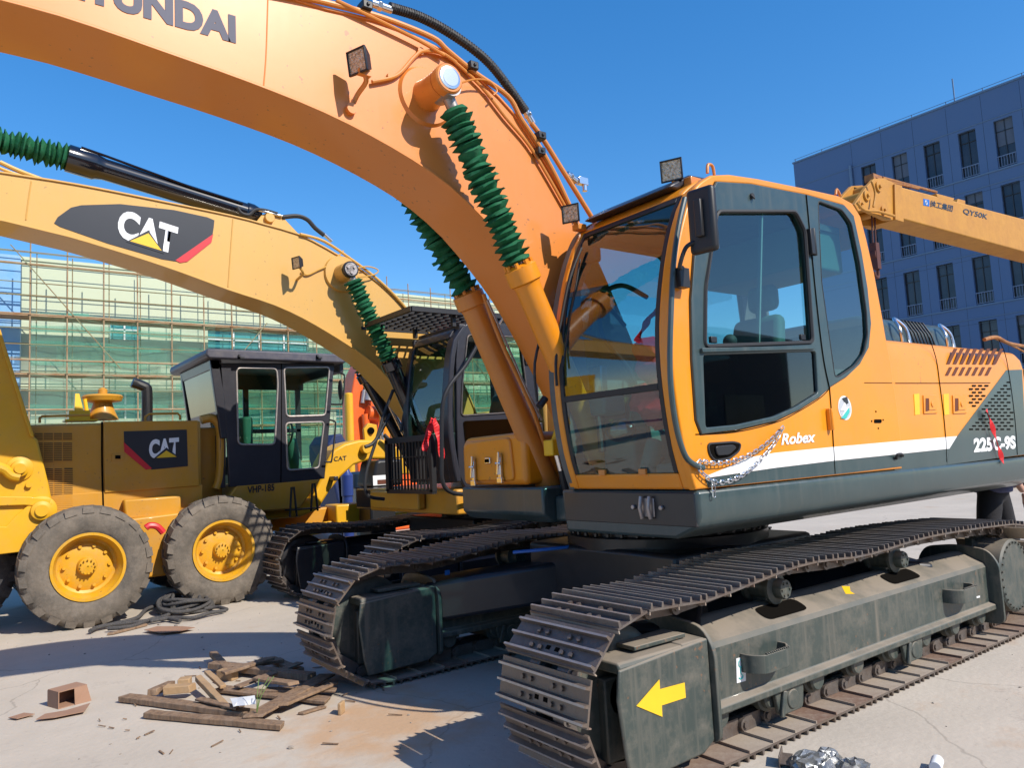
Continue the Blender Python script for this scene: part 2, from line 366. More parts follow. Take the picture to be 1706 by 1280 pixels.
def remeshed(name, build, m, parent, voxel=.02):      # tubes and balls fused into one smooth skin
    b = B(); build(b); me = bpy.data.meshes.new(name); b.bm.to_mesh(me); b.bm.free(); o = bpy.data.objects.new(name, me); COL.objects.link(o)
    r = o.modifiers.new('r', 'REMESH'); r.mode = 'VOXEL'; r.voxel_size = voxel; s = o.modifiers.new('s', 'SMOOTH'); s.iterations = 4; s.factor = .6
    bpy.context.view_layer.update(); dg = bpy.context.evaluated_depsgraph_get(); me2 = bpy.data.meshes.new_from_object(o.evaluated_get(dg)); bpy.data.objects.remove(o); me2.materials.clear()
    return link(name, me2, m, parent, smooth=80)
# ================================================================== GROUND
gm = mat('concrete_ground', (0.49, 0.43, 0.355), 0.88, col2=(0.40, 0.35, 0.29), nscale=.6, namt=.8, dust=.4, dustcol=(.58, .50, .415), bump=.35, bscale=25)
def _gstain():
    t = gm.node_tree; N = t.nodes; L = t.links; b = N['Principled BSDF']
    src = b.inputs['Base Color'].links[0].from_socket
    tc = N.new('ShaderNodeTexCoord')
    def layer(src, scale, lo, hi, amt, col, seedv, st=(1, 1, 1)):
        mp = N.new('ShaderNodeMapping'); mp.inputs['Location'].default_value = seedv; mp.inputs['Scale'].default_value = st; L.new(tc.outputs['Object'], mp.inputs[0])
        n = N.new('ShaderNodeTexNoise'); n.inputs['Scale'].default_value = scale; n.inputs['Detail'].default_value = 9; n.inputs['Roughness'].default_value = .7; L.new(mp.outputs[0], n.inputs['Vector'])
        r = N.new('ShaderNodeMapRange'); r.inputs['From Min'].default_value = lo; r.inputs['From Max'].default_value = hi; r.inputs['To Max'].default_value = amt; L.new(n.outputs['Fac'], r.inputs['Value'])
        m = N.new('ShaderNodeMix'); m.data_type = 'RGBA'; L.new(r.outputs[0], m.inputs['Factor']); L.new(src, m.inputs['A']); m.inputs['B'].default_value = (*col, 1)
        return m.outputs['Result']
    s = layer(src, .9, .58, .72, .5, (.42, .24, .12), (3, 1, 0))
    s = layer(s, 14, .62, .72, .6, (.22, .18, .15), (7, 2, 0))
    s = layer(s, 2.2, .6, .7, .35, (.2, .17, .15), (1, 9, 0), (1, .5, 1))
    s = layer(s, 60, .6, .8, .5, (.2, .17, .14), (0, 0, 0))
    nn = N.new('ShaderNodeTexNoise'); nn.inputs['Scale'].default_value = 1.3; nn.inputs['Detail'].default_value = 8; L.new(tc.outputs['Object'], nn.inputs['Vector'])
    vm = N.new('ShaderNodeVectorMath'); vm.operation = 'MULTIPLY_ADD'; vm.inputs[1].default_value = (.55, .55, 0); L.new(nn.outputs['Color'], vm.inputs[0]); L.new(tc.outputs['Object'], vm.inputs[2])
    vo = N.new('ShaderNodeTexVoronoi'); vo.voronoi_dimensions = '2D'; vo.feature = 'DISTANCE_TO_EDGE'; vo.inputs['Scale'].default_value = .42; L.new(vm.outputs[0], vo.inputs['Vector'])
    vr = N.new('ShaderNodeMapRange'); vr.inputs['From Min'].default_value = .0015; vr.inputs['From Max'].default_value = .004; vr.inputs['To Min'].default_value = .32; vr.inputs['To Max'].default_value = 0; L.new(vo.outputs['Distance'], vr.inputs['Value'])
    vmx = N.new('ShaderNodeMix'); vmx.data_type = 'RGBA'; L.new(vr.outputs[0], vmx.inputs['Factor']); L.new(s, vmx.inputs['A']); vmx.inputs['B'].default_value = (.12, .10, .08, 1); s = vmx.outputs['Result']
    s = layer(s, 1.1, .64, .70, .5, (.16, .13, .11), (13, 4, 0)); s = layer(s, 130, .58, .75, .6, (.62, .55, .46), (0, 3, 0))
    # rust-coloured spill near the near track, at a place of its own
    g = N.new('ShaderNodeVectorMath'); g.operation = 'DISTANCE'; g.inputs[1].default_value = (2.05, 4.15, 0); L.new(tc.outputs['Object'], g.inputs[0])
    n = N.new('ShaderNodeTexNoise'); n.inputs['Scale'].default_value = 5; n.inputs['Detail'].default_value = 8; L.new(tc.outputs['Object'], n.inputs['Vector'])
    a = N.new('ShaderNodeMath'); a.operation = 'MULTIPLY_ADD'; a.inputs[1].default_value = -1.3; a.inputs[2].default_value = 1.35; L.new(n.outputs['Fac'], a.inputs[0])
    d = N.new('ShaderNodeMath'); d.operation = 'SUBTRACT'; L.new(a.outputs[0], d.inputs[0]); L.new(g.outputs['Value'], d.inputs[1])
    r = N.new('ShaderNodeMapRange'); r.inputs['From Min'].default_value = 0; r.inputs['From Max'].default_value = .5; r.inputs['To Max'].default_value = .7; L.new(d.outputs[0], r.inputs['Value'])
    m = N.new('ShaderNodeMix'); m.data_type = 'RGBA'; L.new(r.outputs[0], m.inputs['Factor']); L.new(s, m.inputs['A']); m.inputs['B'].default_value = (.47, .27, .13, 1)
    L.new(m.outputs['Result'], b.inputs['Base Color'])
_gstain()
tagp(B().sheet([(-400, -400, 0), (600, -400, 0), (600, 600, 0), (-400, 600, 0)]).done('ground', gm, smooth=0), kind='structure')

# ================================================================== TRACKS (shared by both excavators)
PITCH_R = .335; SHOE = .19
def shoe_mesh(m):
    b = B(); 
    b.box((-.094, -.3, .045), (.094, .3, .055))
    for t, h in ((-.078, .024), (-.008, .022), (.062, .024)):
        for (y0, y1) in ((-.3, .3),):
            c = [Vector(v) for v in ((t-.008, y0, .054), (t+.010, y0, .054), (t+.010, y1, .054), (t-.008, y1, .054), (t-.004, y0, .055+h), (t+.005, y0, .055+h), (t+.005, y1, .055+h), (t-.004, y1, .055+h))]
            b.hull8(c)
    b.mi = 3; b.box((-.093, -.298, .0435), (.093, .298, .0448)); b.box((-.094, -.3, .0438), (-.088, .3, .0300)); b.mi = 2
    for t, h in ((-.078, .024), (-.008, .022), (.062, .024)): b.box((t-.0045, -.299, .0553+h), (t+.0055, .299, .0568+h))
    b.mi = 0
    for t in (-.045, .03):
        for y in (-.135, -.075, .075, .135):
            b.cyl((t, y, .055), (t, y, .068), .0125, n=6)
    b.mi = 1
    for y in (-.03, .03): b.box((-.046, y-.014, .0545), (-.026, y+.014, .0562))
    me = bpy.data.meshes.new('track_shoe'); b.bm.to_mesh(me); b.bm.free(); me.materials.append(m); me.materials.append(M['dark']); me.materials.append(M['steelbright']); me.materials.append(M['padinner']); return me
SHOE_ME = {}
def track_path(xf, xr, top):
    zc = .08+PITCH_R; pts = []
    def arc(cx, a0, a1, n=16):
        for i in range(n+1):
            a = R_(lerp(a0, a1, i/n)); pts.append(Vector((cx+PITCH_R*math.cos(a), 0, zc+PITCH_R*math.sin(a))))
    pts.append(Vector((xr-.2, 0, .08)))
    pts.append(Vector((xf+.1, 0, .08)))
    arc(xf, 268, 92)
    for p in catmull([(xf+.15, 0, zc+PITCH_R)]+[(x, 0, z) for x, z in top]+[(xr-.15, 0, zc+PITCH_R+.01)], 8): pts.append(p)
    arc(xr, 88, -88)
    pts.append(pts[0].copy())
    return pts
def resample(pts):
    d = [0]
    for a, b in zip(pts, pts[1:]): d.append(d[-1]+(b-a).length)
    L = d[-1]; n = round(L/SHOE); st = L/n; out = []
    def at(s):
        s %= L
        for i in range(len(d)-1):
            if d[i+1] >= s: return pts[i].lerp(pts[i+1], (s-d[i])/max(d[i+1]-d[i], 1e-9))
        return pts[-1]
    for k in range(n):
        a = at(k*st); b = at((k+1)*st); out.append(((a+b)/2, (b-a).normalized()))
    return out
def make_track(root, y0, xf, xr, top, ms, mf, tag, near=True, carriers=()):
    yc = y0+.3; L0 = base(root)
    samples = resample(track_path(xf, xr, top))
    ch = B()
    mats = []
    for p, t in samples:
        t = -t if False else t
        # outward normal: loop runs rearward->front along the bottom, so outward = y x t rotated
        n = Vector((0, 1, 0)).cross(t)*-1
        m = Matrix((t, n.cross(t), n)).transposed().to_4x4(); m.translation = Vector((p.x, yc, p.z))
        mats.append(m)
        for s in (-1, 1):
            ya = .095*s
            ch.box((-.075, ya-.014, -.035), (.075, ya+.014, .044), m)
            ch.cyl(m @ Vector((.085, ya-.035, 0)), m @ Vector((.085, ya+.035, 0)), .034, n=10)
            ch.cyl(m @ Vector((.085, ya-.045, 0)), m @ Vector((.085, ya+.045, 0)), .018, n=8)
    c = ch.done('track_chain', ms, root, smooth=40)
    key = ms.name
    if key not in SHOE_ME: SHOE_ME[key] = shoe_mesh(ms)
    for m in mats:
        o = bpy.data.objects.new('track_shoe', SHOE_ME[key]); COL.objects.link(o); o.parent = c
        m2 = m.copy(); m2.translation = m2.translation-L0; o.matrix_basis = m2
    # wheels
    zc = .08+PITCH_R
    wmat = M['frame'] if mf is M['frame'] else mf
    w_ = B(); w_.lathe((xf, yc-.085, zc), (xf, yc+.085, zc), [(0, .12), (0, .24), (.015, .285), (.03, .30), (.14, .30), (.155, .285), (.17, .24), (.17, .12)], n=36)
    w_.cyl((xf, yc-.13, zc), (xf, yc+.13, zc), .09, n=20)
    w_.done('idler_wheel', wmat, root)
    s_ = B(); pr = []
    for i in range(21*2):
        a = 2*math.pi*i/42; r = .325 if i % 2 == 0 else .275; pr.append((xr+r*math.cos(a), zc+r*math.sin(a)))
    s_.prism(pr, yc-.025, yc+.025)
    s_.lathe((xr, y0+.06, zc), (xr, yc+.2, zc), [(0, .15), (.0, .255), (.012, .27), (.22, .27), (.24, .25)], n=40)
    for i in range(28):
        a = 2*math.pi*i/28; s_.cyl((xr+.245*math.cos(a), y0+.048, zc+.245*math.sin(a)), (xr+.245*math.cos(a), y0+.06, zc+.245*math.sin(a)), .009, n=6)
    s_.done('drive_sprocket', wmat, root)
    for cx_, cz in carriers:
        b = B(); b.lathe((cx_, yc-.15, cz), (cx_, yc+.15, cz), [(0, .03), (0, .05), (.012, .055), (.05, .055), (.055, .07), (.06, .088), (.08, .088), (.085, .06), (.21, .06), (.215, .088), (.235, .088), (.24, .055)], n=20)
        for i in range(6):
            a = i*1.047; b.cyl((cx_+.035*math.cos(a), yc-.158, cz+.035*math.sin(a)), (cx_+.035*math.cos(a), yc-.148, cz+.035*math.sin(a)), .008, n=6)
        b.bar((cx_+.02, yc+.02, cz-.16), (cx_+.02, yc+.02, cz), .09, .07, up=(1, 0, 0))
        b.done('carrier_roller', mf, root)
    x0 = xf+.48; x1 = xr-.42
    nr = 8
    for i in range(nr):
        cx_ = lerp(x0+.1, x1-.1, i/(nr-1)); cz = .195
        b = B(); b.lathe((cx_, yc-.19, cz), (cx_, yc+.19, cz), [(0, .02), (0, .055), (.01, .065), (.035, .065), (.04, .082), (.075, .082), (.08, .07), (.30, .07), (.305, .082), (.34, .082), (.345, .06), (.37, .05)], n=20)
        b.bar((cx_-.075, yc-.175, cz+.03), (cx_+.075, yc-.175, cz+.03), .05, .045)
        b.done('track_roller', mf, root)
    # frame
    sec = [(yc-.245, .225), (yc-.245, .262), (yc-.205, .275), (yc-.205, .525), (yc-.19, .55), (yc-.03, .625), (yc+.03, .625), (yc+.19, .55), (yc+.205, .525), (yc+.205, .275), (yc+.245, .262), (yc+.245, .225)]
    fr = B().prism(sec, x0-.02, x1+.02, 'x')
    f = fr.done('track_frame', mf, root, bevel=.008, smooth=30)
    # collar plates at both ends, idler cover
    for xx, sg in ((x0-.04, 1), (x1+.02, -1)):
        cs = [(yc-.288, .12), (yc-.288, .55), (yc-.22, .65), (yc-.04, .672), (yc+.04, .672), (yc+.22, .65), (yc+.288, .55), (yc+.288, .12)]
        B().prism(rnd(cs, .06), xx, xx+.025, 'x').done('collar_plate', mf, f, bevel=.004)
    g = B()
    cy0, cy1 = yc-.265, yc+.265
    xa, xb = xf-.17, x0-.05
    for ya, yb in ((cy0, cy0+.02), (cy1-.02, cy1)):
        g.prism([(xa+.015, .575), (xb, .605), (xb, .14), (xb-.08, .10), (xa+.06, .09), (xa+.03, .2), (xa, .45)], ya, yb)
    g.prism([(yc-.25, .60), (yc-.263, .57), (yc-.245, .55), (yc+.245, .55), (yc+.263, .57), (yc+.25, .60)], xa+.02, xb-.16, 'x')
    g.prism([(yc-.25, .605), (yc-.263, .56), (yc-.12, .56), (yc-.12, .61)], xb-.17, xb, 'x')
    g.box((xa+.05, yc-.13, .14), (xb, yc+.13, .50))
    g.done('idler_cover', mf, f, bevel=.012)
    b = B(); b.box((xb-.42, yc-.20, .612), (xb-.08, yc-.06, .632)); b.done('top_plate', M['frame'] if near else mf, f, bevel=.004)
    # guards along the rollers
    for gx in (x0+.62, x0+1.95):
        b = B(); b.prism(rnd([(gx-.13, .225), (gx+.13, .225), (gx+.11, .10), (gx-.10, .10)], .03), yc-.225, yc-.20)
        b.cyl((gx+.02, yc-.232, .165), (gx+.02, yc-.22, .165), .05, n=20); b.bar((gx-.1, yc-.235, .1), (gx-.06, yc-.235, .225), .02, .03)
        b.done('roller_guard', mf, f, bevel=.006)
    # steps
    for sx in (x0+.42, x0+2.62):
        b = B(); yo = yc-.205
        path = rnd([(sx-.165, yo+.002), (sx-.165, yo-.055), (sx-.12, yo-.115), (sx+.08, yo-.115), (sx+.165, yo-.05), (sx+.165, yo+.002)], .045, 5)[5:-5]
        path = [(sx-.165, yo+.002)]+path+[(sx+.165, yo+.002)]
        rows = []
        for i_, (u, v) in enumerate(path):
            k_ = i_/(len(path)-1); zb = .375 if k_ < .72 else lerp(.375, .43, (k_-.72)/.28); cx2, cy2 = sx, yo+.03
            du, dv = cx2-u, cy2-v; ll = math.hypot(du, dv); du, dv = du/ll*.012, dv/ll*.012
            rows.append([b.bm.verts.new(p_) for p_ in ((u, v, zb), (u, v, .465), (u+du, v+dv, .465), (u+du, v+dv, zb))])
        for A_, C_ in zip(rows, rows[1:]):
            for i_ in range(4): b._f([A_[i_], A_[(i_+1) % 4], C_[(i_+1) % 4], C_[i_]])
        b._f(rows[0]); b._f(rows[-1][::-1]); bmesh.ops.recalc_face_normals(b.bm, faces=b.bm.faces[:])
        for k in range(12): b.box((sx-.10+k*.0165, yo-.117, .4655), (sx-.0915+k*.0165, yo-.101, .474))
        b.done('step', mf, f, bevel=.003)
    # oval openings under the carrier rollers
    for cx_, cz in carriers:
        hp = [(-.19, -.055), (.19, -.055), (.19, .055), (-.19, .055)]
        q = rnd(hp, .05); sl = math.atan2(.075, .16)
        b = B(); b._f([b.bm.verts.new((cx_+.0+u, yc-.112+v*math.cos(sl), .5885+.004+v*math.sin(sl))) for u, v in q]); b.done('frame_opening', M['dark'], f, smooth=0)
    return c, f

# ================================================================== MAIN EXCAVATOR
EX = thing('crawler_excavator', (4.27, 3.875, 0), 'big bright orange excavator with slate trim, nearest machine in the yard', 'excavator', 'crawler excavators')
TOP1 = [(2.9, .735), (3.68, .80), (4.3, .775), (5.05, .80), (5.8, .785)]
CAR1 = [(3.72, .70), (5.05, .70)]
ch1, fr1 = make_track(EX, 2.38, 2.47, 6.52, TOP1, M['steel'], M['frame'], 'n', True, CAR1)
ch2, fr2 = make_track(EX, 4.77, 2.42, 6.52, TOP1, M['steel'], M['frame'], 'f', False, CAR1)
# decals on the near frame
yA = 2.68-.265-.001
sheetpx('arrow_decal', [(1060, 1177), (1098, 1133), (1099, 1149), (1140, 1138), (1142, 1163), (1102, 1176), (1103, 1195)], yA, M['decalyel'], fr1)
sheetpx('hook_decal', [(1226, 1098), (1241, 1094), (1242, 1135), (1227, 1139)], 2.474, M['white'], fr1)
b = B(); c0 = onY(1234, 1106, 2.470); b.tube([c0+Vector((.018*math.cos(a*.63), 0, .018*math.sin(a*.63))) for a in range(10)], .002, n=5, closed=True)
b.tube([onY(1234, 1112, 2.470), onY(1234, 1122, 2.470), onY(1238, 1127, 2.47), onY(1235, 1132, 2.47), onY(1231, 1130, 2.47)], .003, n=5, sm=3); b.done('hook_symbol', M['decalteal'], fr1)
q = onY(1385, 980, 2.55)
sheetpx('label_decal', [(1612, 998), (1632, 993), (1632, 996), (1612, 1001)], 2.474, M['white'], fr1)
b = B(); sl = math.atan2(.075, .16)
b._f([b.bm.verts.new((4.42+u, 2.58+v*math.cos(sl), .5935+v*math.sin(sl)*1.0)) for u, v in ((-.07, -.03), (0, -.05), (.0, -.02), (.06, .02), (.0, .04))]); b.done('yellow_mark', M['decalyel'], fr1, smooth=0)
# far frame decals seen on its near side
sheetpx('label_decal', [(820, 961), (837, 959), (837, 976), (821, 978)], 4.862, M['white'], fr2)
sheetpx('label_decal', [(741, 951), (749, 950), (749, 958), (741, 959)], 4.862, M['decalblue'], fr2)
# car body between the tracks, swing bearing
b = B(); CXm, CYm = 4.27, 3.875
b.prism([(3.55, .38), (5.0, .38), (5.0, .86), (3.55, .86)], 3.15, 4.6)
for sx in (-1, 1):
    for sy in (-1, 1):
        b.bar((CXm+sx*.5, CYm+sy*.5, .6), (CXm+sx*1.35, CYm+sy*1.15, .48), .4, .28)
b.done('car_body', M['black'], EX, bevel=.03)
b = B(); b.lathe((CXm, CYm, .82), (CXm, CYm, 1.1), [(0, .70), (.02, .72), (.10, .72), (.11, .66), (.2, .66), (.21, .74), (.28, .74)], n=64)
for i in range(40):
    a = i*2*math.pi/40; b.cyl((CXm+.69*math.cos(a), CYm+.69*math.sin(a), .93), (CXm+.69*math.cos(a), CYm+.69*math.sin(a), .95), .015, n=6)
b.done('swing_bearing', M['black'], EX)
b = B(); b.tube([onY(855, 921, 4.4), onY(920, 915, 4.2), onY(985, 908, 4.1), onY(1010, 906, 4.1)], .012, n=6, sm=4); b.done('blue_hose', M['decalblue'], EX)
# ---- deck
HS = 2.52
DZ0, DZ1, XF, XB = 1.085, 1.285, 3.03, 7.4
b = B()
sec = [(HS, DZ1), (HS-.004, DZ1-.02), (HS-.004, 1.15), (HS+.03, 1.09), (HS+.16, 1.035), (HS+1.02, 1.035), (HS+1.05, DZ1)]
b.prism(sec, XF, XB, 'x')
b.prism([(3.25, DZ1), (3.25, 1.10), (3.32, 1.04), (XB, 1.04), (XB, DZ1)], HS+1.5, 5.02)
b.box((3.35, HS+1.05, 1.05), (XB, HS+1.5, 1.22))
b.done('deck_skirt', M['slate'], EX, bevel=.018)
b = B()
b.box((XF-.003, HS+.02, 1.10), (XF+.02, HS+1.02, DZ1-.012)); b.done('front_apron', M['black'], EX, bevel=.005)
b = B(); c0 = onX(1078, 846, XF-.01)
b.box((XF-.012, c0.y-.05, c0.z-.05), (XF-.003, c0.y+.05, c0.z+.05))
for s in (-1, 1): b.cyl((XF-.02, c0.y+s*.1, c0.z), (XF-.003, c0.y+s*.1, c0.z), .013, n=8)
b.tube([(XF-.02, c0.y-.03, c0.z+.06), (XF-.035, c0.y-.03, c0.z), (XF-.02, c0.y-.03, c0.z-.06)], .012, n=6); b.tube([(XF-.02, c0.y+.03, c0.z+.06), (XF-.035, c0.y+.03, c0.z), (XF-.02, c0.y+.03, c0.z-.06)], .012, n=6)
b.done('apron_socket', M['steelbright'], EX, bevel=.003)
# ---- side house (engine housing) orange
ysd = HS+.012
hz = 2.19
b = B()
sec = [(ysd, DZ1+.006), (ysd, 2.02), (ysd+.015, 2.10), (ysd+.06, 2.165), (ysd+.14, hz), (5.0, hz), (5.0, DZ1+.006)]
b.prism(sec, 5.0, XB, 'x')
hou = b.done('engine_housing', M['orange'], EX, bevel=.02)
# stripe and slate decals
def dec(name, pts, m, par=hou, y=ysd, th=.003): return sheetpx(name, pts, y, m, par, th)
dec('white_stripe', [(1490, 736), (1594, 727), (1581, 748), (1490, 757.5)], M['white'])
dec('slate_strip', [(1490, 758), (1581, 748.3), (1577, 775), (1490, 786)], M['slate'])
dec('slate_panel', [(1576.5, 775), (1581, 748.2), (1594.5, 727), (1676, 617), (1702, 616), (1710, 757)], M['slate'])
# panel seams
def seam(name, pts, y, par, wpx=.006, m=None):
    P = catmull([onY(a, c, y) for a, c in pts], 5)
    return B().tube([(p.x, y, p.z) for p in P], wpx*.5, n=6).done(name, m or M['dark'], par)
seam('panel_seam', [(1548, 562), (1560, 600), (1566, 642), (1572, 690), (1576, 736), (1577, 770)], ysd-.003, hou)
seam('panel_seam', [(1440, 638), (1486, 638.3)], HS-.001, hou, .004)
seam('panel_seam', [(1492, 638.5), (1530, 638.5), (1566, 638.5), (1650, 638)], ysd-.003, hou, .004)
seam('panel_seam', [(1664, 566), (1677, 600), (1690, 690), (1695, 758)], ysd-.004, hou)
# louvres
b = B()
for row, (ya, yb, x0_, x1_, sh) in enumerate(((581, 607, 1592, 1661, 13), (612, 626, 1584, 1655, 7))):
    for k in range(8 if row == 0 else 7):
        xx = x0_+k*11.0-(0 if row == 0 else 2)
        if row == 0: pts = [(xx-3, ya), (xx+2.6, ya), (xx+2.6-sh, yb), (xx-3-sh, yb)]
        else: pts = [(xx-1, ya), (xx+4, ya), (xx+4-sh, yb), (xx-1-sh, yb)]
        b.prism(XZ(pts, ysd), ysd-.0035, ysd)
b.done('louvre_vent', M['rustslot'], hou, smooth=0)
b = B()
for r in range(15):
    yy = 636+r*5.6
    for k in range(9):
        xx = 1614+k*10.4+(5 if r % 2 else 0)
        diag = 1676-(yy-617)*.745
        okl = xx < diag-10 and r < 8 and r > 0 and xx+(r*3) < 1662
        okr = xx > diag+6 and xx < 1676+(yy-617)*.09 and r < 15
        if okl or okr: b.prism(XZ([(xx, yy), (xx+6, yy), (xx+6, yy+2.6), (xx, yy+2.6)], ysd), ysd-.005, ysd-.001)
b.done('perforated_vent', M['dark'], hou, smooth=0)
for lx in (1536, 1585):
    dec('yellow_tag', [(lx-14, 657), (lx-5, 656), (lx-4, 691), (lx-12, 692)], M['decalyel'])
    b = B(); b.prism(XZ([(lx+1, 659), (lx+22, 658), (lx+24, 689), (lx+2, 690)], ysd), ysd-.008, ysd)
    b.prism(XZ([(lx+9, 664), (lx+20, 663), (lx+21, 683), (lx+9, 684)], ysd), ysd-.014, ysd-.006); 
    c = onY(lx+14, 674, ysd); b.cyl((c.x, ysd-.02, c.z), (c.x, ysd-.01, c.z), .02, n=12)
    h = b.done('panel_latch', M['orange'], hou, bevel=.003)
    B().prism(XZ([(lx+4, 664), (lx+9, 664), (lx+9, 685), (lx+4, 686)], ysd), ysd-.0095, ysd-.008).done('latch_recess', M['rustslot'], h, smooth=0)
b = B(); b.tube([onY(1493, 765, ysd-.02), onY(1495, 758, ysd-.04), onY(1502, 757, ysd-.04), onY(1504, 760, ysd-.02)], .009, n=8, sm=4); b.done('pull_ring', M['rubber'], hou)
textpx('model_lettering', '225C-9S', (1622, 755), (1692, 748.5), (1621, 730.5), ysd-.002, M['white'], hou, off=.05, th=.003)
# engine hood hump, smoked cover with handles
b = B(); xx0, xx1 = 5.85, 7.25
b.prism(rnd([(2.95, 2.18), (4.3, 2.18), (4.2, 2.49), (3.05, 2.49)], .12, 6), xx0, xx1, 'x'); hum = b.done('engine_hood', M['slate'], EX, bevel=.03)
b = B()
for k in range(8): b.tube([(6.38+k*.06, 2.965, 2.25), (6.38+k*.06, 2.99, 2.36), (6.38+k*.06, 3.05, 2.47), (6.38+k*.06, 3.16, 2.50), (6.38+k*.06, 4.1, 2.50)], .009, n=6)
b.done('hood_grille', M['plastic'], hum, bevel=.004)
for hx in (6.2, 7.0):
    b = B(); b.tube([(hx-.05, 2.93, 2.26), (hx-.07, 2.93, 2.36), (hx+.0, 3.0, 2.46), (hx+.07, 2.95, 2.38), (hx+.08, 2.93, 2.24)], .014, n=8, sm=5); b.done('hood_handle', M['chrome'], hum)
# rest of the upper house behind and the counterweight
b = B(); cw = []
for i in range(13):
    a = R_(-78+156*i/12); cw.append((XB-.35+.75*math.cos(a)*1.0+.35, 3.8+1.24*math.sin(a)/math.sin(R_(78))))
cw = [(XB+.004, 2.54)]+[(x, y) for x, y in cw[1:-1]]+[(XB+.004, 5.0)]
b.prism(cw, 1.06, 2.12, 'z'); b.done('counterweight', M['slate'], EX, bevel=.05, segs=4)
b = B(); b.tube([onY(1640, 566, 2.7), onY(1660, 562, 2.7), onY(1680, 572, 2.72), onY(1712, 578, 2.75)], .016, n=8, sm=4); b.tube([onY(1650, 561, 2.9), onY(1690, 578, 2.85), onY(1712, 590, 2.8)], .010, n=6, sm=4)
b.done('hood_strap', M['rusty'], hou)
# ---- right-hand front: tool box, tank
b = B(); b.prism(rnd([(4.18, 1.30), (4.98, 1.30), (4.98, 1.6), (4.93, 1.66), (4.22, 1.67), (4.18, 1.6)], .05), 3.24, 4.3, 'x'); tb = b.done('tool_box', M['orange'], EX, bevel=.04, segs=3)
b = B(); b.prism(rnd([(4.30, 1.33), (4.93, 1.33), (4.91, 1.62), (4.33, 1.64)], .05), 3.222, 3.26, 'x'); b.done('lid', M['orange'], tb, bevel=.012)
for p in ((790, 783), (834, 777)):
    c = onX(*p, 3.21); b = B(); b.bar((3.205, c.y, c.z-.1), (3.205, c.y, c.z+.09), .035, .02); b.bar((3.19, c.y+.012, c.z-.06), (3.19, c.y-.012, c.z+.1), .02, .02); b.cyl((3.19, c.y-.03, c.z+.02), (3.19, c.y+.03, c.z+.02), .012, n=8)
    b.box((3.19, c.y-.03, c.z-.12), (3.215, c.y+.03, c.z-.08)); b.done('toggle_latch', M['chrome'], tb, bevel=.003)
c = onX(813, 768, 3.215); B().box((3.205, c.y-.035, c.z-.022), (3.225, c.y+.035, c.z+.022)).done('lock_plate', M['chrome'], tb, bevel=.004); B().box((3.2, c.y-.022, c.z-.013), (3.206, c.y+.022, c.z+.013)).done('lock_slot', M['dark'], tb)
b = B(); b.prism(rnd([(4.22, 1.66), (4.86, 1.66), (4.84, 2.1), (4.22, 2.14)], .05), 4.0, 5.6, 'x'); tk = b.done('fuel_tank', M['orange'], EX, bevel=.03)
c = onX(923, 657, 3.99); sh = B().box((3.992, c.y-.04, c.z-.05), (4.002, c.y+.03, c.z+.05)); sh.done('warning_label', M['decalred'], tk)
# ---- boom
FY0, FY1 = 3.62, 4.06
top = [(-3.4, 3.0), (-2.2, 3.45), (-.9, 3.80), (.2, 3.96), (.9, 3.97)]+XZ([(500, 5), (633, 39), (711, 74), (750, 95), (797, 133), (852, 188), (890, 246), (941, 332)], FY0)+[(3.5, 2.75), (3.78, 2.2), (3.98, 1.75)]
bot = [(-3.4, 2.6), (-2.2, 3.08), (-.9, 3.42), (.17, 3.51), (.87, 3.46), (1.30, 3.41), (1.64, 3.35), (1.99, 3.25), (2.29, 3.13), (2.53, 2.98), (2.72, 2.81), (2.90, 2.62), (3.05, 2.42), (3.25, 2.1), (3.42, 1.78), (3.55, 1.5)]
T2 = catmull([(x, 0, z) for x, z in top], 4); B2 = catmull([(x, 0, z) for x, z in bot], 4)
def samp(P, n):
    d = [0]
    for a, c in zip(P, P[1:]): d.append(d[-1]+(c-a).length)
    out = []; j = 0
    for k in range(n):
        s = d[-1]*k/(n-1)
        while j < len(d)-2 and d[j+1] < s: j += 1
        out.append(P[j].lerp(P[j+1], (s-d[j])/max(d[j+1]-d[j], 1e-9)))
    return out
TT = samp(T2, 60); BB = samp(B2, 60)
b = B(); b.strip([(p.x, p.z) for p in TT], [(p.x, p.z) for p in BB], FY0, FY1)
boom = b.done('boom', M['boom'], EX, smooth=40)
def offs(P, d):
    out = []
    for i, p in enumerate(P):
        a = P[max(i-1, 0)]; c = P[min(i+1, len(P)-1)]; t = (c-a).normalized(); out.append((p.x-t.z*d, p.z+t.x*d))
    return out
b = B(); b.strip([(p.x, p.z) for p in BB], offs(BB, -.014), FY0-.012, FY1+.012); b.strip(offs(TT, .014), [(p.x, p.z) for p in TT], FY0-.012, FY1+.012)
b.done('flange', M['boom'], boom, bevel=.003)
seam('weld_seam', [(447, -30), (445, 40), (443, 95), (439, 146)], FY0-.001, boom, .007, M['boom'])
text('boom_lettering', 'HYUNDAI', (.36, FY0, 3.60), (1.135, FY0, 3.60), (.36, FY0, 3.745), M['decalgrey'], boom, off=.055, th=.003)
# boom foot brackets on the deck
b = B(); b.prism([(3.45, 1.2), (4.2, 1.2), (4.1, 1.75), (3.9, 2.0), (3.7, 1.85)], FY0-.06, FY0-.01); b.prism([(3.45, 1.2), (4.2, 1.2), (4.1, 1.75), (3.9, 2.0), (3.7, 1.85)], FY1+.01, FY1+.06); b.cyl((3.8, FY0-.1, 1.75), (3.8, FY1+.1, 1.75), .08)
b.done('boom_foot_bracket', M['black'], EX, bevel=.01)
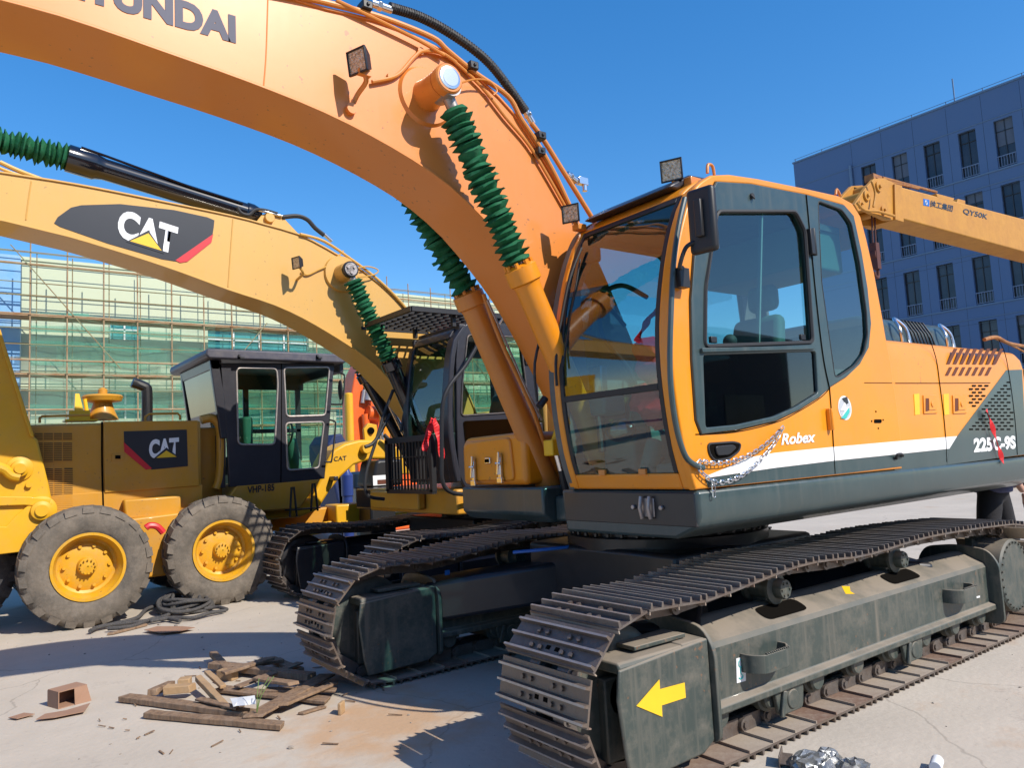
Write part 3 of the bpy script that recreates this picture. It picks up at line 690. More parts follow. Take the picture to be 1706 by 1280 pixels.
# boss and pin
PX, PZ = 2.215, 3.60
b = B(); b.lathe((PX, FY0-.02, PZ), (PX, FY0+.02, PZ), [(0, .13), (0, .165), (.02, .18)], n=48)
b.lathe((PX, FY0-.02, PZ), (PX, FY0-.3, PZ), [(0, .095), (.06, .085), (.17, .083), (.172, .078), (.18, .078), (.182, .086), (.235, .086), (.245, .078)], n=40)
pin = b.done('cylinder_pin_boss', M['boom'], boom)
b = B(); b.lathe((PX, FY1+.02, PZ), (PX, FY1+.3, PZ), [(0, .095), (.06, .085), (.17, .083), (.235, .086), (.245, .078)], n=40); b.done('cylinder_pin_boss', M['boom'], boom)
b = B(); b.lathe((PX, FY0-.262, PZ), (PX, FY0-.285, PZ), [(0, .07), (.008, .064), (.01, .05), (.012, .05)], n=32); b.done('pin_cap', M['chrome'], pin)
# cylinders
def bellows(b, p, q, r, n, wob=.25):
    p = Vector(p); q = Vector(q); L = (q-p).length; pr = []; st = L/n
    for i in range(n):
        k = r*(.88+.2*random.random()); t = i*st+(random.random()-.5)*st*.4*(i > 0)
        pr += [(t, r*.62), (t+st*.42, k), (t+st*.55, k*.99)]
    pr.append((L, r*.68)); b.lathe(p, q, pr, n=22, wob=wob*1.3)
    return b
def boomcyl(y, parent, mb, mbar, P0, P1, P2, P3, r, ns):
    v = lambda p: Vector((p[0], y, p[1]))
    c = B(); d = (v(P3)-v(P1)).normalized(); L = (v(P3)-v(P1)).length
    c.lathe(v(P1), v(P3), [(-.02, r*.85), (0, r*1.28), (.09, r*1.28), (.10, r*1.08), (.12, r), (L-.14, r), (L-.12, r*1.06), (L-.03, r*1.06), (L, r*.6)], n=36)
    c.cyl(v(P3)-Vector((0, .08, 0)), v(P3)+Vector((0, .08, 0)), r*.95)
    for i in range(8):
        a = i*.785; u = d.orthogonal().normalized(); w2 = d.cross(u); o_ = v(P1)+(u*math.cos(a)+w2*math.sin(a))*r*1.02
        c.cyl(o_-d*.035, o_+d*.01, .013, n=6)
    cy_ = c.done('boom_cylinder', mbar, parent)
    rd = B(); rd.cyl(v(P0), v(P1), r*.45, n=16); rd.cyl(v(P0)-Vector((0, .07, 0)), v(P0)+Vector((0, .07, 0)), r*.8); rd.done('cylinder_rod', M['steelbright'], cy_)
    be = B(); bellows(be, v(P0)+(v(P1)-v(P0)).normalized()*.11, v(P1)-d*.03, r*1.18, ns); be.done('bellows', mb, cy_, smooth=35)
    return cy_
PA = (PX, PZ)
c1 = boomcyl(3.44, EX, M['green'], M['orange'], (PX+.02, PZ-.03), (2.70, 2.60), None, (3.37, 1.22), .078, 23)
c2 = boomcyl(4.235, EX, M['green'], M['orange_d'], (PX+.02, PZ-.03), (2.86, 2.62), None, (3.52, 1.20), .084, 21)
# pipes on far cylinder, fittings
b = B(); b.tube([onY(805, 490, 4.12), onY(835, 570, 4.12), onY(868, 640, 4.12), onY(890, 690, 4.12), onY(905, 735, 4.15), onY(912, 760, 4.15)], .016, n=8, sm=4); b.done('cylinder_pipe', M['orange_d'], c2)
b = B(); b.tube([onY(812, 500, 4.10), onY(845, 575, 4.1), onY(880, 655, 4.1), onY(903, 700, 4.1)], .009, n=6, sm=4); b.done('cylinder_pipe', M['steelbright'], c2)
b = B(); q = onY(922, 745, 4.0); b.box(q-Vector((.05, .05, .06)), q+Vector((.05, .05, .05))); b.cyl(q, q+Vector((.06, 0, .12)), .03); b.done('valve_block', M['decalyel'], EX, bevel=.01)
b = B()
for dx in (0, .09): b.cyl(q+Vector((.03+dx, 0, -.05)), q+Vector((.06+dx, 0, -.16)), .026)
b.done('hose_fitting', M['chrome'], EX)
b = B()
for dx in (0, .09, .16): b.tube([q+Vector((.06+dx, 0, -.14)), q+Vector((.09+dx, 0, -.3)), q+Vector((.15+dx, .0, -.5))], .028, n=10, sm=4)
b.done('hydraulic_hose', M['rubber'], EX)
# pipes along the boom top
def ppx(pts, y): return [onY(a, c, y) for a, c in pts]
b = B()
b.tube(ppx([(395, -25), (470, -12), (560, 8), (640, 30), (720, 62), (746, 84), (790, 120), (846, 160), (868, 198), (896, 240), (925, 292), (950, 345), (960, 365)], 3.60), .0165, n=10, sm=5)
b.tube(ppx([(560, 0), (640, 38), (700, 68), (740, 92)], 3.585), .0105, n=8, sm=4)
pp = b.done('boom_pipe', M['orange_d'], boom)
b = B(); b.tube(ppx([(885, 205), (905, 232), (935, 280), (965, 328), (992, 372)], 3.64), .017, n=10, sm=4); b.done('boom_pipe', M['orange_d'], boom)
b = B(); b.tube(ppx([(752, 98), (800, 142), (842, 195), (880, 240), (912, 292), (942, 345)], 3.60), .010, n=8, sm=4); b.done('boom_pipe', M['orange_d'], boom)
b = B(); hp = ppx([(650, 12), (700, 28), (755, 58), (808, 98), (845, 142), (876, 186)], 3.66); b.tube(hp, .026, n=12, sm=6)
Q = catmull(hp, 14)
for i in range(0, len(Q)-1):
    d = (Q[i+1]-Q[i]).normalized(); b.cyl(Q[i]-d*.004, Q[i]+d*.004, .030, n=12)
b.done('ribbed_hose', M['rubber'], boom)
for a_, c_ in (((618, 4), (652, 16)), ((874, 182), (888, 206)), ((944, 290), (960, 302))):
    b = B(); b.cyl(onY(*a_, 3.66), onY(*c_, 3.66), .024, n=14); d_ = (onY(*c_, 3.66)-onY(*a_, 3.66)); b.cyl(onY(*a_, 3.66)+d_*.3, onY(*a_, 3.66)+d_*.5, .031, n=6)
    if a_[0] == 944: c = onY(968, 303, 3.66); b.box(c-Vector((.03, .02, .02)), c+Vector((.05, .02, .03))); b.cyl(c+Vector((.03, 0, 0)), c+Vector((.03, 0, -.06)), .018)
    b.done('hose_coupling', M['chrome'], boom, bevel=.002)
for p in ((608, 12), (785, 112), (898, 228), (897, 254)):
    c = onY(*p, 3.60); b = B(); b.box(c-Vector((.03, .04, .024)), c+Vector((.03, .04, .024))); b.cyl(c-Vector((0, .05, 0)), c, .012, n=6); b.done('pipe_clamp', M['plastic'], boom, bevel=.006)
b = B(); b.tube(ppx([(762, 140), (790, 132), (815, 135), (828, 150), (822, 158)], 3.56), .006, n=6, sm=4); b.done('grease_line', M['orange_d'], boom)
b = B(); b.tube(ppx([(620, 136), (650, 130), (668, 120), (690, 95), (705, 85), (735, 88), (760, 104)], 3.60), .011, n=8, sm=5)
for p in ((652, 126), (702, 84)): c = onY(*p, 3.6); b.cyl(c, c+Vector((0, .02, 0)), .022, n=10)
b.done('lamp_cable', M['orange_d'], boom)
# boom work lamp
def worklamp(name, c, s, face, parent, m=None):      # square lamp; face = direction it looks
    f = Vector(face).normalized(); u = Vector((0, 0, 1)).cross(f).normalized(); v = f.cross(u)
    mt = Matrix((f, u, v)).transposed().to_4x4(); mt.translation = c
    b = B(); h = s/2
    b.hull8([mt @ Vector(p) for p in ((-h*.9, -h*.6, -h*.6), (0, -h, -h), (0, h, -h), (-h*.9, h*.6, -h*.6), (-h*.9, -h*.6, h*.6), (0, -h, h), (0, h, h), (-h*.9, h*.6, h*.6))])
    for a in (-1, 1):
        b.box((0, a*h-.008 if a > 0 else -h, -h), (.012, h if a > 0 else -h+.008, h), mt); b.box((0, -h, a*h-.008 if a > 0 else -h), (.012, h, h if a > 0 else -h+.008), mt)
    for k in range(5): b.box((-h*.95, -h*.55+k*h*.26, -h*.5), (-h*.7, -h*.50+k*h*.26, h*.5), mt)
    o = b.done(name, M['plastic'], parent, bevel=.006)
    B().box((.001, -h+.009, -h+.009), (.006, h-.009, h-.009), mt).done('lens', M['lens'], o)
    return o
c = onY(596, 102, 3.47)
wl = worklamp('work_lamp', c, .13, (-.95, -.35, -.15), boom)
b = B(); b.tube([c+Vector((.03, .0, -.05)), c+Vector((.06, .03, -.08)), c+Vector((.05, .12, -.12)), (c.x+.02, FY0, c.z-.2)], .014, n=8, sm=4); b.bar(c+Vector((-.0, 0, -.055)), c+Vector((.07, 0, -.055)), .03, .03); b.cyl((c.x+.02, FY0-.03, c.z-.2), (c.x+.02, FY0, c.z-.2), .03)
b.done('lamp_bracket', M['boom'], boom)

# arm beyond the boom tip, resting down to its bucket
def make_arm(root, x, y, z, m, mbk):
    b = B(); b.prism([(x+.25, z+.1), (x+.05, z+.35), (x-.35, z+.25), (x-1.05, .75), (x-.8, .55), (x-.1, z-.55)], y-.17, y+.17); b.cyl((x, y-.3, z), (x, y+.3, z), .11); a = b.done('arm', m, root, bevel=.02)
    b = B(); b.prism([(x-1.1, .8), (x-.75, .75), (x-.2, .45), (x-.25, .05), (x-.6, .0), (x-1.1, .25), (x-1.2, .6)], y-.5, y+.5)
    for k in range(5): b.hull8([Vector(p) for p in ((x-.3, y-.46+k*.22, .0), (x-.05, y-.44+k*.22, .0), (x-.05, y-.40+k*.22, .0), (x-.3, y-.38+k*.22, .0), (x-.3, y-.46+k*.22, .09), (x-.05, y-.44+k*.22, .03), (x-.05, y-.40+k*.22, .03), (x-.3, y-.38+k*.22, .09))])
    b.done('bucket', mbk, root, bevel=.02)
make_arm(EX, -3.4, 3.84, 2.8, M['boom'], M['steel'])
# ================================================================== MAIN CAB
YN, YF = HS, 3.48
F = [(3.02, 1.288), (2.955, 1.50), (2.915, 1.80), (2.915, 2.06), (2.955, 2.31), (3.03, 2.57), (3.13, 2.79), (3.22, 2.90), (3.34, 2.975)]
FC = [(p.x, p.z) for p in catmull([(x, 0, z) for x, z in F], 5)]
def Fx(z):
    for (xa, za), (xb, zb) in zip(FC, FC[1:]):
        if za <= z <= zb: return lerp(xa, xb, (z-za)/(zb-za))
    return FC[-1][0]
def Fseg(z0, z1, n=16): return [(Fx(lerp(z0, z1, i/n)), lerp(z0, z1, i/n)) for i in range(n+1)]
TOPL = XZ([(1215, 290), (1262, 297), (1340, 313), (1398, 326), (1420, 338), (1434, 360), (1444, 398), (1457, 455), (1470, 525), (1478, 572)], YN)
outer = FC+TOPL+XZ([(1484, 600), (1490, 642), (1497, 690), (1502, 738)], YN)+[(onY(1503, 778, YN).x, 1.288)]
SL = [(1192, 303), (1250, 307), (1343, 325), (1404, 342), (1420, 360), (1433, 420), (1443, 480), (1449, 540), (1445, 580), (1430, 608), (1410, 627), (1383, 644), (1365, 661), (1330, 683), (1290, 702), (1225, 717), (1167, 724), (1158, 700), (1151, 600), (1149, 500), (1155, 420), (1170, 345)]
slp = XZ(SL, YN)
cab = plate('cab', outer, [slp], YN, .05, M['orange'], EX, bev=.012)
W1 = rnd(XZ([(1192, 353), (1322, 353), (1338, 385), (1351, 571), (1171, 578), (1172, 480)], YN), .035)
W2 = rnd(XZ([(1169, 592), (1356, 586), (1360, 655), (1322, 679), (1288, 694), (1225, 708), (1173, 713)], YN), .02)
W3 = rnd(XZ([(1360, 335), (1400, 350), (1416, 372), (1430, 440), (1441, 520), (1443, 560), (1437, 590), (1422, 610), (1395, 628), (1388, 628), (1366, 470)], YN), .03)
dfr = plate('door_frame', slp, [W1, W2, W3], YN-.012, .04, M['slate'], cab, bev=.006)
def ring(name, pts, y, r, m, par): return B().tube([(x, y, z) for x, z in pts], r, n=6, closed=True).done(name, m, par)
ring('window_seal', W1, YN-.012, .012, M['rubber'], cab); ring('window_seal', W3, YN-.008, .006, M['rubber'], cab)
seam('door_seam', [(1343, 325), (1352, 420), (1362, 520), (1372, 600), (1382, 648)], YN-.013, cab, .010)
seam('door_seam', [(1382, 648), (1386, 700), (1391, 790)], YN-.002, cab, .008)
seam('door_seam', [(1159, 724), (1225, 720), (1292, 704), (1330, 686), (1368, 662), (1383, 646)], YN-.002, cab, .005)
B().prism(W1, YN+.008, YN+.013).done('door_window', M['glass'], cab, smooth=0)
B().prism(W2, YN+.004, YN+.009).done('door_lower_window', M['glassdark'], cab, smooth=0)
B().prism(W3, YN+.004, YN+.009).done('quarter_window', M['glass'], cab, smooth=0)
b = B(); a0, a1 = onY(1168, 584, YN-.02), onY(1356, 579, YN-.02); b.bar(a0, a1, .02, .022); 
b.done('window_rail', M['slate'], cab, bevel=.003)
b = B(); a0, a1 = onY(1268, 356, YN+.02), onY(1263, 575, YN+.02); b.bar(a0, a1, .012, .02, up=(0, 1, 0)); b.done('sliding_window_edge', M['seat'], cab)
for p in ((1184, 566), (1333, 562)):
    c = onY(*p, YN+.02); B().box(c-Vector((.02, .02, .02)), c+Vector((.03, 0, .015))).done('window_catch', M['plastic'], cab, bevel=.004)
c = onY(1350, 403, YN-.02); b = B(); b.box(c-Vector((.02, .02, .08)), c+Vector((.025, .012, .08))); b.cyl(c+Vector((.025, -.01, -.085)), c+Vector((.025, -.01, .085)), .014, n=10); b.done('door_hinge', M['plastic'], cab, bevel=.004)
c = onY(1382, 699, YN-.01); b = B(); b.box(c-Vector((.015, .015, .065)), c+Vector((.015, .012, .065))); b.cyl(c+Vector((0, -.015, -.065)), c+Vector((0, -.015, .065)), .012, n=10); b.done('door_hinge', M['orange'], cab, bevel=.004)
c = onY(1252, 327, YN-.012); b = B(); b.cyl(c, c-Vector((0, .01, 0)), .017, n=12); b.tube([c+Vector((.012, -.01, -.01)), c+Vector((0, -.02, -.02)), c+Vector((-.014, -.01, 0))], .004, n=6); b.done('screw_cap', M['rubber'], cab)
dec('white_stripe', [(1180, 792), (1212, 779), (1245, 763), (1290, 755), (1388, 745), (1501, 735), (1501.5, 756.5), (1389, 768), (1290, 780), (1174, 797)], M['white'], cab, YN)
dec('slate_strip', [(1174, 798), (1290, 780.5), (1389, 768.5), (1501.5, 757), (1502.5, 777.5), (1391, 790.5), (1180, 813)], M['slate'], cab, YN)
textpx('name_lettering', 'Robex', (1301, 742), (1358, 737), (1301, 723), YN-.001, M['white'], cab, off=.03, th=.003, shear=.2)
b = B(); b.prism(rnd(XZ([(1456, 699), (1468, 699), (1468, 705), (1456, 705)], YN), .01), YN-.004, YN+.001)
for p in ((1459, 686), (1463, 714), (1452, 702), (1471, 700)): c = onY(*p, YN); b.cyl((c.x, YN-.003, c.z), (c.x, YN, c.z), .006, n=8)
b.done('fuel_lock', M['dark'], cab, smooth=0)
c = onY(1407, 680, YN)
b = B(); b.cyl((c.x, YN-.003, c.z), (c.x, YN+.002, c.z), .075, n=40); bd = b.done('round_badge', M['white'], cab)
b = B(); b.cyl((c.x, YN-.0045, c.z), (c.x, YN-.002, c.z), .066, n=40); b.done('badge_face', mat('badge_grey', (.5, .53, .56), .4), bd)
sheetpx('badge_flash', [(1410, 664), (1400, 684), (1407, 684), (1401, 698), (1415, 678), (1408, 679)], YN-.005, M['white'], bd)
sheetpx('badge_teal', [(1401, 697), (1414, 679), (1415, 687), (1409, 698)], YN-.0052, M['decalteal'], bd)
sheetpx('badge_dark', [(1403, 664), (1411, 661), (1413, 672), (1409, 674)], YN-.0052, M['decalblack'], bd)
# door handle recess
hp = XZ([(1178, 740), (1222, 737), (1233, 740), (1230, 752), (1214, 764), (1190, 768), (1181, 758)], YN)
B().prism(rnd(hp, .03), YN-.004, YN).done('handle_recess', M['dark'], cab)
ring('handle_rim', rnd(hp, .03), YN-.004, .006, M['rubber'], cab)
b = B(); b.prism(rnd(XZ([(1188, 744), (1218, 741), (1224, 746), (1212, 758), (1192, 760)], YN), .02), YN-.016, YN-.004); b.done('door_handle', M['plastic'], cab, bevel=.004)
# front frame following the windscreen curve
def fstrip(b, z0, z1, ya, yb, th=.05, off=0.0, n=16):
    s = Fseg(z0, z1, n); b.strip([(x+off, z) for x, z in s], [(x+off+th, z) for x, z in s], ya, yb)
b = B(); fstrip(b, 1.29, 2.97, YN+.003, YN+.085); fstrip(b, 1.29, 2.97, YF-.085, YF-.003); fstrip(b, 1.29, 1.375, YN+.085, YF-.085, n=4); fstrip(b, 2.86, 2.972, YN+.085, YF-.085, n=5)
b.done('front_frame', M['orange'], cab, bevel=.014, segs=3)
b = B()
fstrip(b, 1.375, 2.86, YN+.085, YN+.115, .02, .006); fstrip(b, 1.375, 2.86, YF-.115, YF-.085, .02, .006); fstrip(b, 2.825, 2.865, YN+.115, YF-.115, .02, .006, 3)
fstrip(b, 1.80, 1.835, YN+.115, YF-.115, .02, .004, 2)
b.done('windscreen_seal', M['rubber'], cab, bevel=.004)
b = B(); fstrip(b, 1.835, 2.83, YN+.11, YF-.11, .006, .014, 20); b.done('windscreen', M['glass'], cab)
b = B(); fstrip(b, 1.375, 1.80, YN+.11, YF-.11, .006, .014, 8); b.done('lower_windscreen', M['glass'], cab)
for yy in (YN+.3, YF-.35): B().box((Fx(1.38)-.005, yy, 1.37), (Fx(1.38)+.01, yy+.05, 1.40)).done('windscreen_stop', M['orange_d'], cab)
# handrail on the corner
b = B(); b.tube(ppx([(1141, 330), (1130, 380), (1122, 440), (1118, 520), (1116, 600), (1119, 660), (1128, 718), (1142, 760), (1158, 775), (1172, 780)], 2.50), .0145, n=10, sm=4); b.done('handrail', M['slate'], cab)
# roof, far side, back
b = B(); RT = [F[-1]]+TOPL[:7]
RI = [(x, z-.045) for x, z in RT]; b.strip(RT, RI, YN+.01, YF-.01); b.done('cab_roof', M['orange'], cab, bevel=.015, segs=3)
b = B(); x0_, z0_ = 3.19, 2.895
b.prism([(3.17, 2.93), (3.22, 2.965), (3.36, 3.035), (4.0, 3.075), (4.0, 3.02), (3.36, 2.99), (3.25, 2.93)], YN+.16, YF-.1); rfh = b.done('roof_hatch', M['cabblack'], cab, bevel=.012)
outf = [(x, z) for x, z in FC+TOPL]+[(4.9, 1.9), (4.4, 1.288)]
plate('far_side', outf, [rnd([(3.18, 1.95), (3.98, 1.95), (3.98, 2.82), (3.36, 2.82), (3.16, 2.5)], .06), rnd([(4.06, 1.95), (4.86, 1.95), (4.78, 2.82), (4.06, 2.82)], .06), rnd([(3.12, 1.42), (3.98, 1.42), (3.98, 1.88), (3.07, 1.88)], .05)], YF-.045, .045, M['inner'], cab)
B().prism([(3.0, 1.42), (4.9, 1.9), (4.84, 2.85), (3.3, 2.85), (3.0, 2.4)], YF-.025, YF-.02).done('far_window', M['glass'], cab, smooth=0)
b = B(); b.strip(TOPL[4:], [(x-.04, z) for x, z in TOPL[4:]], YN+.02, YN+.10); b.strip(TOPL[4:], [(x-.04, z) for x, z in TOPL[4:]], YF-.12, YF-.02); b.box((4.85, YN+.02, 1.3), (4.9, YF-.02, 2.25)); b.done('cab_back', M['inner'], cab, bevel=.01)
# interior
b = B(); b.box((3.03, YN+.06, 1.29), (4.85, YF-.06, 1.31)); b.box((4.45, YN+.08, 1.31), (4.85, YF-.06, 1.95)); b.done('cab_floor', M['inner'], cab)
b = B(); b.box((3.72, 2.76, 1.60), (4.22, 3.22, 1.74)); b.hull8([Vector(p) for p in ((4.15, 2.76, 1.68), (4.30, 2.80, 1.68), (4.30, 3.18, 1.68), (4.15, 3.22, 1.68), (4.30, 2.80, 2.34), (4.44, 2.84, 2.34), (4.44, 3.14, 2.34), (4.30, 3.18, 2.34))]); b.box((4.36, 2.88, 2.38), (4.46, 3.10, 2.56)); b.box((3.85, 2.8, 1.31), (4.2, 3.18, 1.6)); b.done('operator_seat', M['seat'], cab, bevel=.05, segs=3)
for yy in (2.66, 3.32):
    b = B(); b.box((3.50, yy-.07, 1.50), (4.15, yy+.07, 1.86)); b.tube([(3.62, yy, 1.86), (3.60, yy, 1.98), (3.58, yy, 2.06)], .022, n=8); b.sphere((3.575, yy, 2.09), .04); b.done('control_console', M['inner'], cab, bevel=.03)
b = B()
for yy in (2.92, 3.08): b.tube([(3.35, yy, 1.33), (3.30, yy, 1.65), (3.34, yy, 1.72)], .014, n=8); b.bar((3.25, yy, 1.38), (3.38, yy, 1.45), .09, .02)
b.done('travel_lever', M['plastic'], cab)
b = B(); b.box((3.15, 3.28, 1.86), (3.2, 3.40, 2.02)); b.tube([(3.2, 3.36, 1.5), (3.18, 3.36, 1.9)], .03); b.sphere((3.16, 3.16, 1.62), .08, (1, 1.3, .9)); b.done('monitor', M['poly'], cab, bevel=.02)
b = B(); c = Vector((3.17, 3.33, 2.70)); b.box(c-Vector((.03, .07, .05)), c+Vector((.03, .07, .05))); b.done('fan', M['plastic'], cab, bevel=.02)
b = B(); b.tube([(Fx(2.74)-.015, 3.32, 2.74), (Fx(2.5)-.02, 3.35, 2.5), (Fx(2.1)-.02, 3.385, 2.1), (Fx(1.9)-.02, 3.39, 1.9)], .009, n=6, sm=4); b.tube([(Fx(2.66)-.012, 3.30, 2.66), (Fx(2.0)-.012, 3.34, 2.0)], .006, n=6)
b.tube([(Fx(2.32)-.03, 3.50, 2.32), (Fx(2.1)-.08, 3.52, 2.05), (Fx(1.9)-.06, 3.53, 1.82)], .009, n=6, sm=4); c = Vector((Fx(1.85)-.05, 3.53, 1.79)); b.cyl(c, c+Vector((.05, 0, .05)), .022); b.done('wiper', M['plastic'], cab)
# cables and gear inside
b = B(); b.tube([(3.5, 3.40, 2.3), (3.3, 3.38, 2.42), (3.2, 3.3, 2.2), (3.35, 3.25, 2.0), (3.5, 3.3, 1.8)], .014, n=8, sm=6); b.tube([(3.7, 3.38, 2.5), (3.45, 3.36, 2.55), (3.25, 3.38, 2.45), (3.15, 3.36, 2.25)], .016, n=8, sm=6); b.tube([(3.2, 2.72, 2.25), (3.26, 2.8, 2.5), (3.18, 2.75, 1.95), (3.3, 2.7, 1.7)], .012, n=8, sm=6)
b.done('cab_cable', M['rubber'], cab)
b = B(); b.box((3.2, 3.1, 1.32), (3.5, 3.36, 1.62)); b.box((3.1, 2.66, 1.32), (3.3, 2.86, 1.42)); b.box((3.12, 3.24, 1.72), (3.3, 3.40, 1.84)); b.cyl((3.12, 2.95, 1.33), (3.22, 2.95, 1.55), .05); b.box((4.3, 2.62, 2.6), (4.8, 3.4, 2.9)); b.done('cab_fittings', M['seat'], cab, bevel=.02)
b = B(); b.box((3.25, YN+.08, 2.86), (4.75, YF-.06, 2.90)); b.box((4.12, YF-.10, 1.9), (4.2, YF-.05, 2.86)); b.done('headliner', M['inner'], cab)
# mirror
c = onY(1171, 367, 2.33)
b = B(); mt = Matrix.Translation(c) @ Matrix.Rotation(R_(8), 4, 'Z')
b.box((-.025, -.075, -.165), (.025, .075, .165), mt); mr = b.done('mirror', M['plastic'], cab, bevel=.022, segs=4)
b = B(); b.box((.026, -.062, -.15), (.030, .062, .15), mt); b.done('mirror_glass', M['chrome'], mr)
b = B(); b.box((-.05, -.02, -.09), (-.02, .02, .10), mt); b.done('mirror_clamp', M['plastic'], mr, bevel=.006)
b = B(); a0 = c+Vector((-.02, .04, -.10)); q = onY(1134, 462, 2.49)
b.tube([a0, a0+Vector((-.04, .03, -.03)), a0+Vector((-.06, .06, -.12)), q+Vector((.02, 0, .05)), q], .011, n=8, sm=5); b.box(q-Vector((.03, .025, .055)), q+Vector((.04, .02, .045))); b.done('mirror_arm', M['plastic'], mr, bevel=.006)
# cab lamps
c = onY(1119, 284, 2.72); wl = worklamp('cab_lamp', c, .125, (-.9, -.42, -.05), cab)
b = B(); b.tube([c+Vector((.0, 0, -.06)), c+Vector((.06, -.02, -.09)), c+Vector((.12, -.05, -.07))], .013, n=8); b.box(c+Vector((.05, -.09, -.11)), c+Vector((.16, -.01, -.05))); b.done('lamp_bracket', M['orange_d'], cab, bevel=.006)
c = onY(951, 356, 3.42); wl = worklamp('cab_lamp', c, .115, (-.9, -.42, -.05), cab)
b = B(); b.tube([c+Vector((.02, 0, -.05)), c+Vector((.06, .0, -.06)), c+Vector((.1, 0, -.09))], .013, n=8); b.box(c+Vector((.03, -.03, -.1)), c+Vector((.1, .03, -.06))); b.done('lamp_bracket', M['orange_d'], cab, bevel=.006)
b = B(); c = onY(1184, 287, 2.6); b.tube([c+Vector((-.03, 0, -.01)), c+Vector((-.02, 0, .04)), c+Vector((.02, 0, .04)), c+Vector((.03, 0, -.01))], .009, n=8, sm=3); b.done('lifting_eye', M['orange_d'], cab); b = B(); c = onY(1396, 323, 2.6); b.tube([c+Vector((-.03, 0, -.01)), c+Vector((-.01, 0, .03)), c+Vector((.03, 0, -.01))], .009, n=8, sm=3)
b.done('lifting_eye', M['orange_d'], cab)
# loose things on the machine: chain, ribbons, red cloth
RB = 'red ribbons tied to the machines'
def chainlinks(b, P, r=.0032, ln=.034, wd=.020):
    d = 0; Q = catmull(P, 24); last = Q[0]; k = 0; pos = Q[0]; acc = 0; i = 0; pts = [Q[0]]
    for a, c in zip(Q, Q[1:]):
        acc += (c-a).length
        if acc >= ln*.78: pts.append(c); acc = 0
    for a, c in zip(pts, pts[1:]):
        t = (c-a).normalized(); n_ = Vector((0, 1, 0)) if k % 2 == 0 else Vector((0, 1, 0)).cross(t).normalized()
        s = n_.cross(t).normalized(); mid = (a+c)/2; h = ln/2; wv = wd/2
        if k % 2: s = s
        loop = [mid+t*(h-wv*.5)*math.copysign(1, math.cos(x))*(1 if abs(math.cos(x)) > .01 else 0)+t*math.cos(x)*wv*.5+s*math.sin(x)*wv for x in [j*math.pi/5 for j in range(10)]]
        b.tube(loop, r, n=5, closed=True); k += 1
b = B(); yc_ = YN-.022
chainlinks(b, ppx([(1305, 712), (1290, 728), (1270, 745), (1245, 760), (1215, 770), (1185, 772), (1164, 769), (1168, 786), (1190, 803), (1215, 802), (1240, 790), (1262, 772), (1280, 752), (1293, 735), (1303, 714)], yc_))
chainlinks(b, ppx([(1188, 800), (1189, 815), (1190, 832)], yc_))
tagp(b.done('steel_chain', M['chrome']), 'thin steel chain looped from the orange door across its handle to the corner rail', 'chain')
def ribbon(name, pts, y, wd, label, m=None):
    b = B(); P = catmull([onY(a, c, y) for a, c in pts], 5)
    for i, (p, q) in enumerate(zip(P, P[1:])):
        t = (q-p).normalized(); s = Vector((0, 1, 0)).cross(t).normalized()*wd/2; k = .012*math.sin(i*.9); k2 = .012*math.sin((i+1)*.9)
        v = [b.bm.verts.new(x) for x in (p-s+Vector((0, k-.003, 0)), p+s+Vector((0, -k-.003, 0)), q+s+Vector((0, -k2-.003, 0)), q-s+Vector((0, k2-.003, 0)))]; b._f(v)
    bmesh.ops.remove_doubles(b.bm, verts=b.bm.verts[:], dist=.0005)
    o = b.done(name, m or M['red'], smooth=0); s_ = o.modifiers.new('s', 'SOLIDIFY'); s_.thickness = .003
    return tagp(o, label, 'ribbon', RB)
ribbon('ribbon', [(1643, 683), (1653, 712), (1663, 745), (1671, 772)], ysd-.03, .035, 'red ribbon hanging across the white number lettering on the orange excavator')
ribbon('ribbon', [(1112, 498), (1098, 515), (1082, 530), (1070, 550), (1060, 570)], 2.75, .03, 'red ribbon fluttering inside the orange cab near its front corner post')
b = B(); random.seed(3); c0 = onY(1092, 632, 3.0)
for i in range(5):
    bmesh.ops.create_icosphere(b.bm, subdivisions=3, radius=1, matrix=Matrix.Translation(c0+Vector((random.uniform(-.05, .05), random.uniform(-.06, .06), .16-.09*i))) @ Matrix.Diagonal((.085, .10, .09, 1)))
for v in b.bm.verts: v.co += Vector((random.uniform(-.01, .01), random.uniform(-.01, .01), random.uniform(-.012, .012)))+Vector((.015*math.sin(v.co.z*50), .012*math.cos(v.co.x*60+v.co.z*30), 0))
tagp(b.done('red_cloth', M['red'], smooth=60), 'bunched red cloth hanging inside the orange cab behind the windscreen', 'cloth')
# ================================================================== SECOND EXCAVATOR (pale yellow boom, black cab)
CE = thing('crawler_excavator', (5.4, 7.6, 0), 'pale yellow crawler excavator with black cab and black cylinders, behind the orange one', 'excavator', 'crawler excavators')
M['steeldark'] = mat('dark_track_steel', (0.08, 0.075, 0.075), 0.45, metal=.5, col2=(0.12, 0.09, 0.075), nscale=9, namt=.8, dust=.4, dustcol=(.2, .17, .15), bump=.25, bscale=60)
make_track(CE, 6.1, 3.47, 7.4, [(4.3, .73), (5.0, .79), (6.4, .79)], M['steeldark'], M['black'], 'a', False, [(5.0, .70), (6.3, .70)])
make_track(CE, 8.5, 3.42, 7.4, [(4.3, .70), (5.0, .74), (6.4, .76)], M['steeldark'], M['black'], 'b', False, [(5.0, .66), (6.3, .68)])
b = B(); b.prism([(4.6, .4), (6.2, .4), (6.2, .85), (4.6, .85)], 6.9, 8.3); b.lathe((5.4, 7.6, .8), (5.4, 7.6, 1.05), [(0, .65), (.25, .68)], n=48); b.done('car_body', M['black'], CE, bevel=.02)
b = B(); b.box((4.2, 6.34, .95), (7.9, 8.95, 1.198)); b.done('deck', M['black'], CE, bevel=.02)
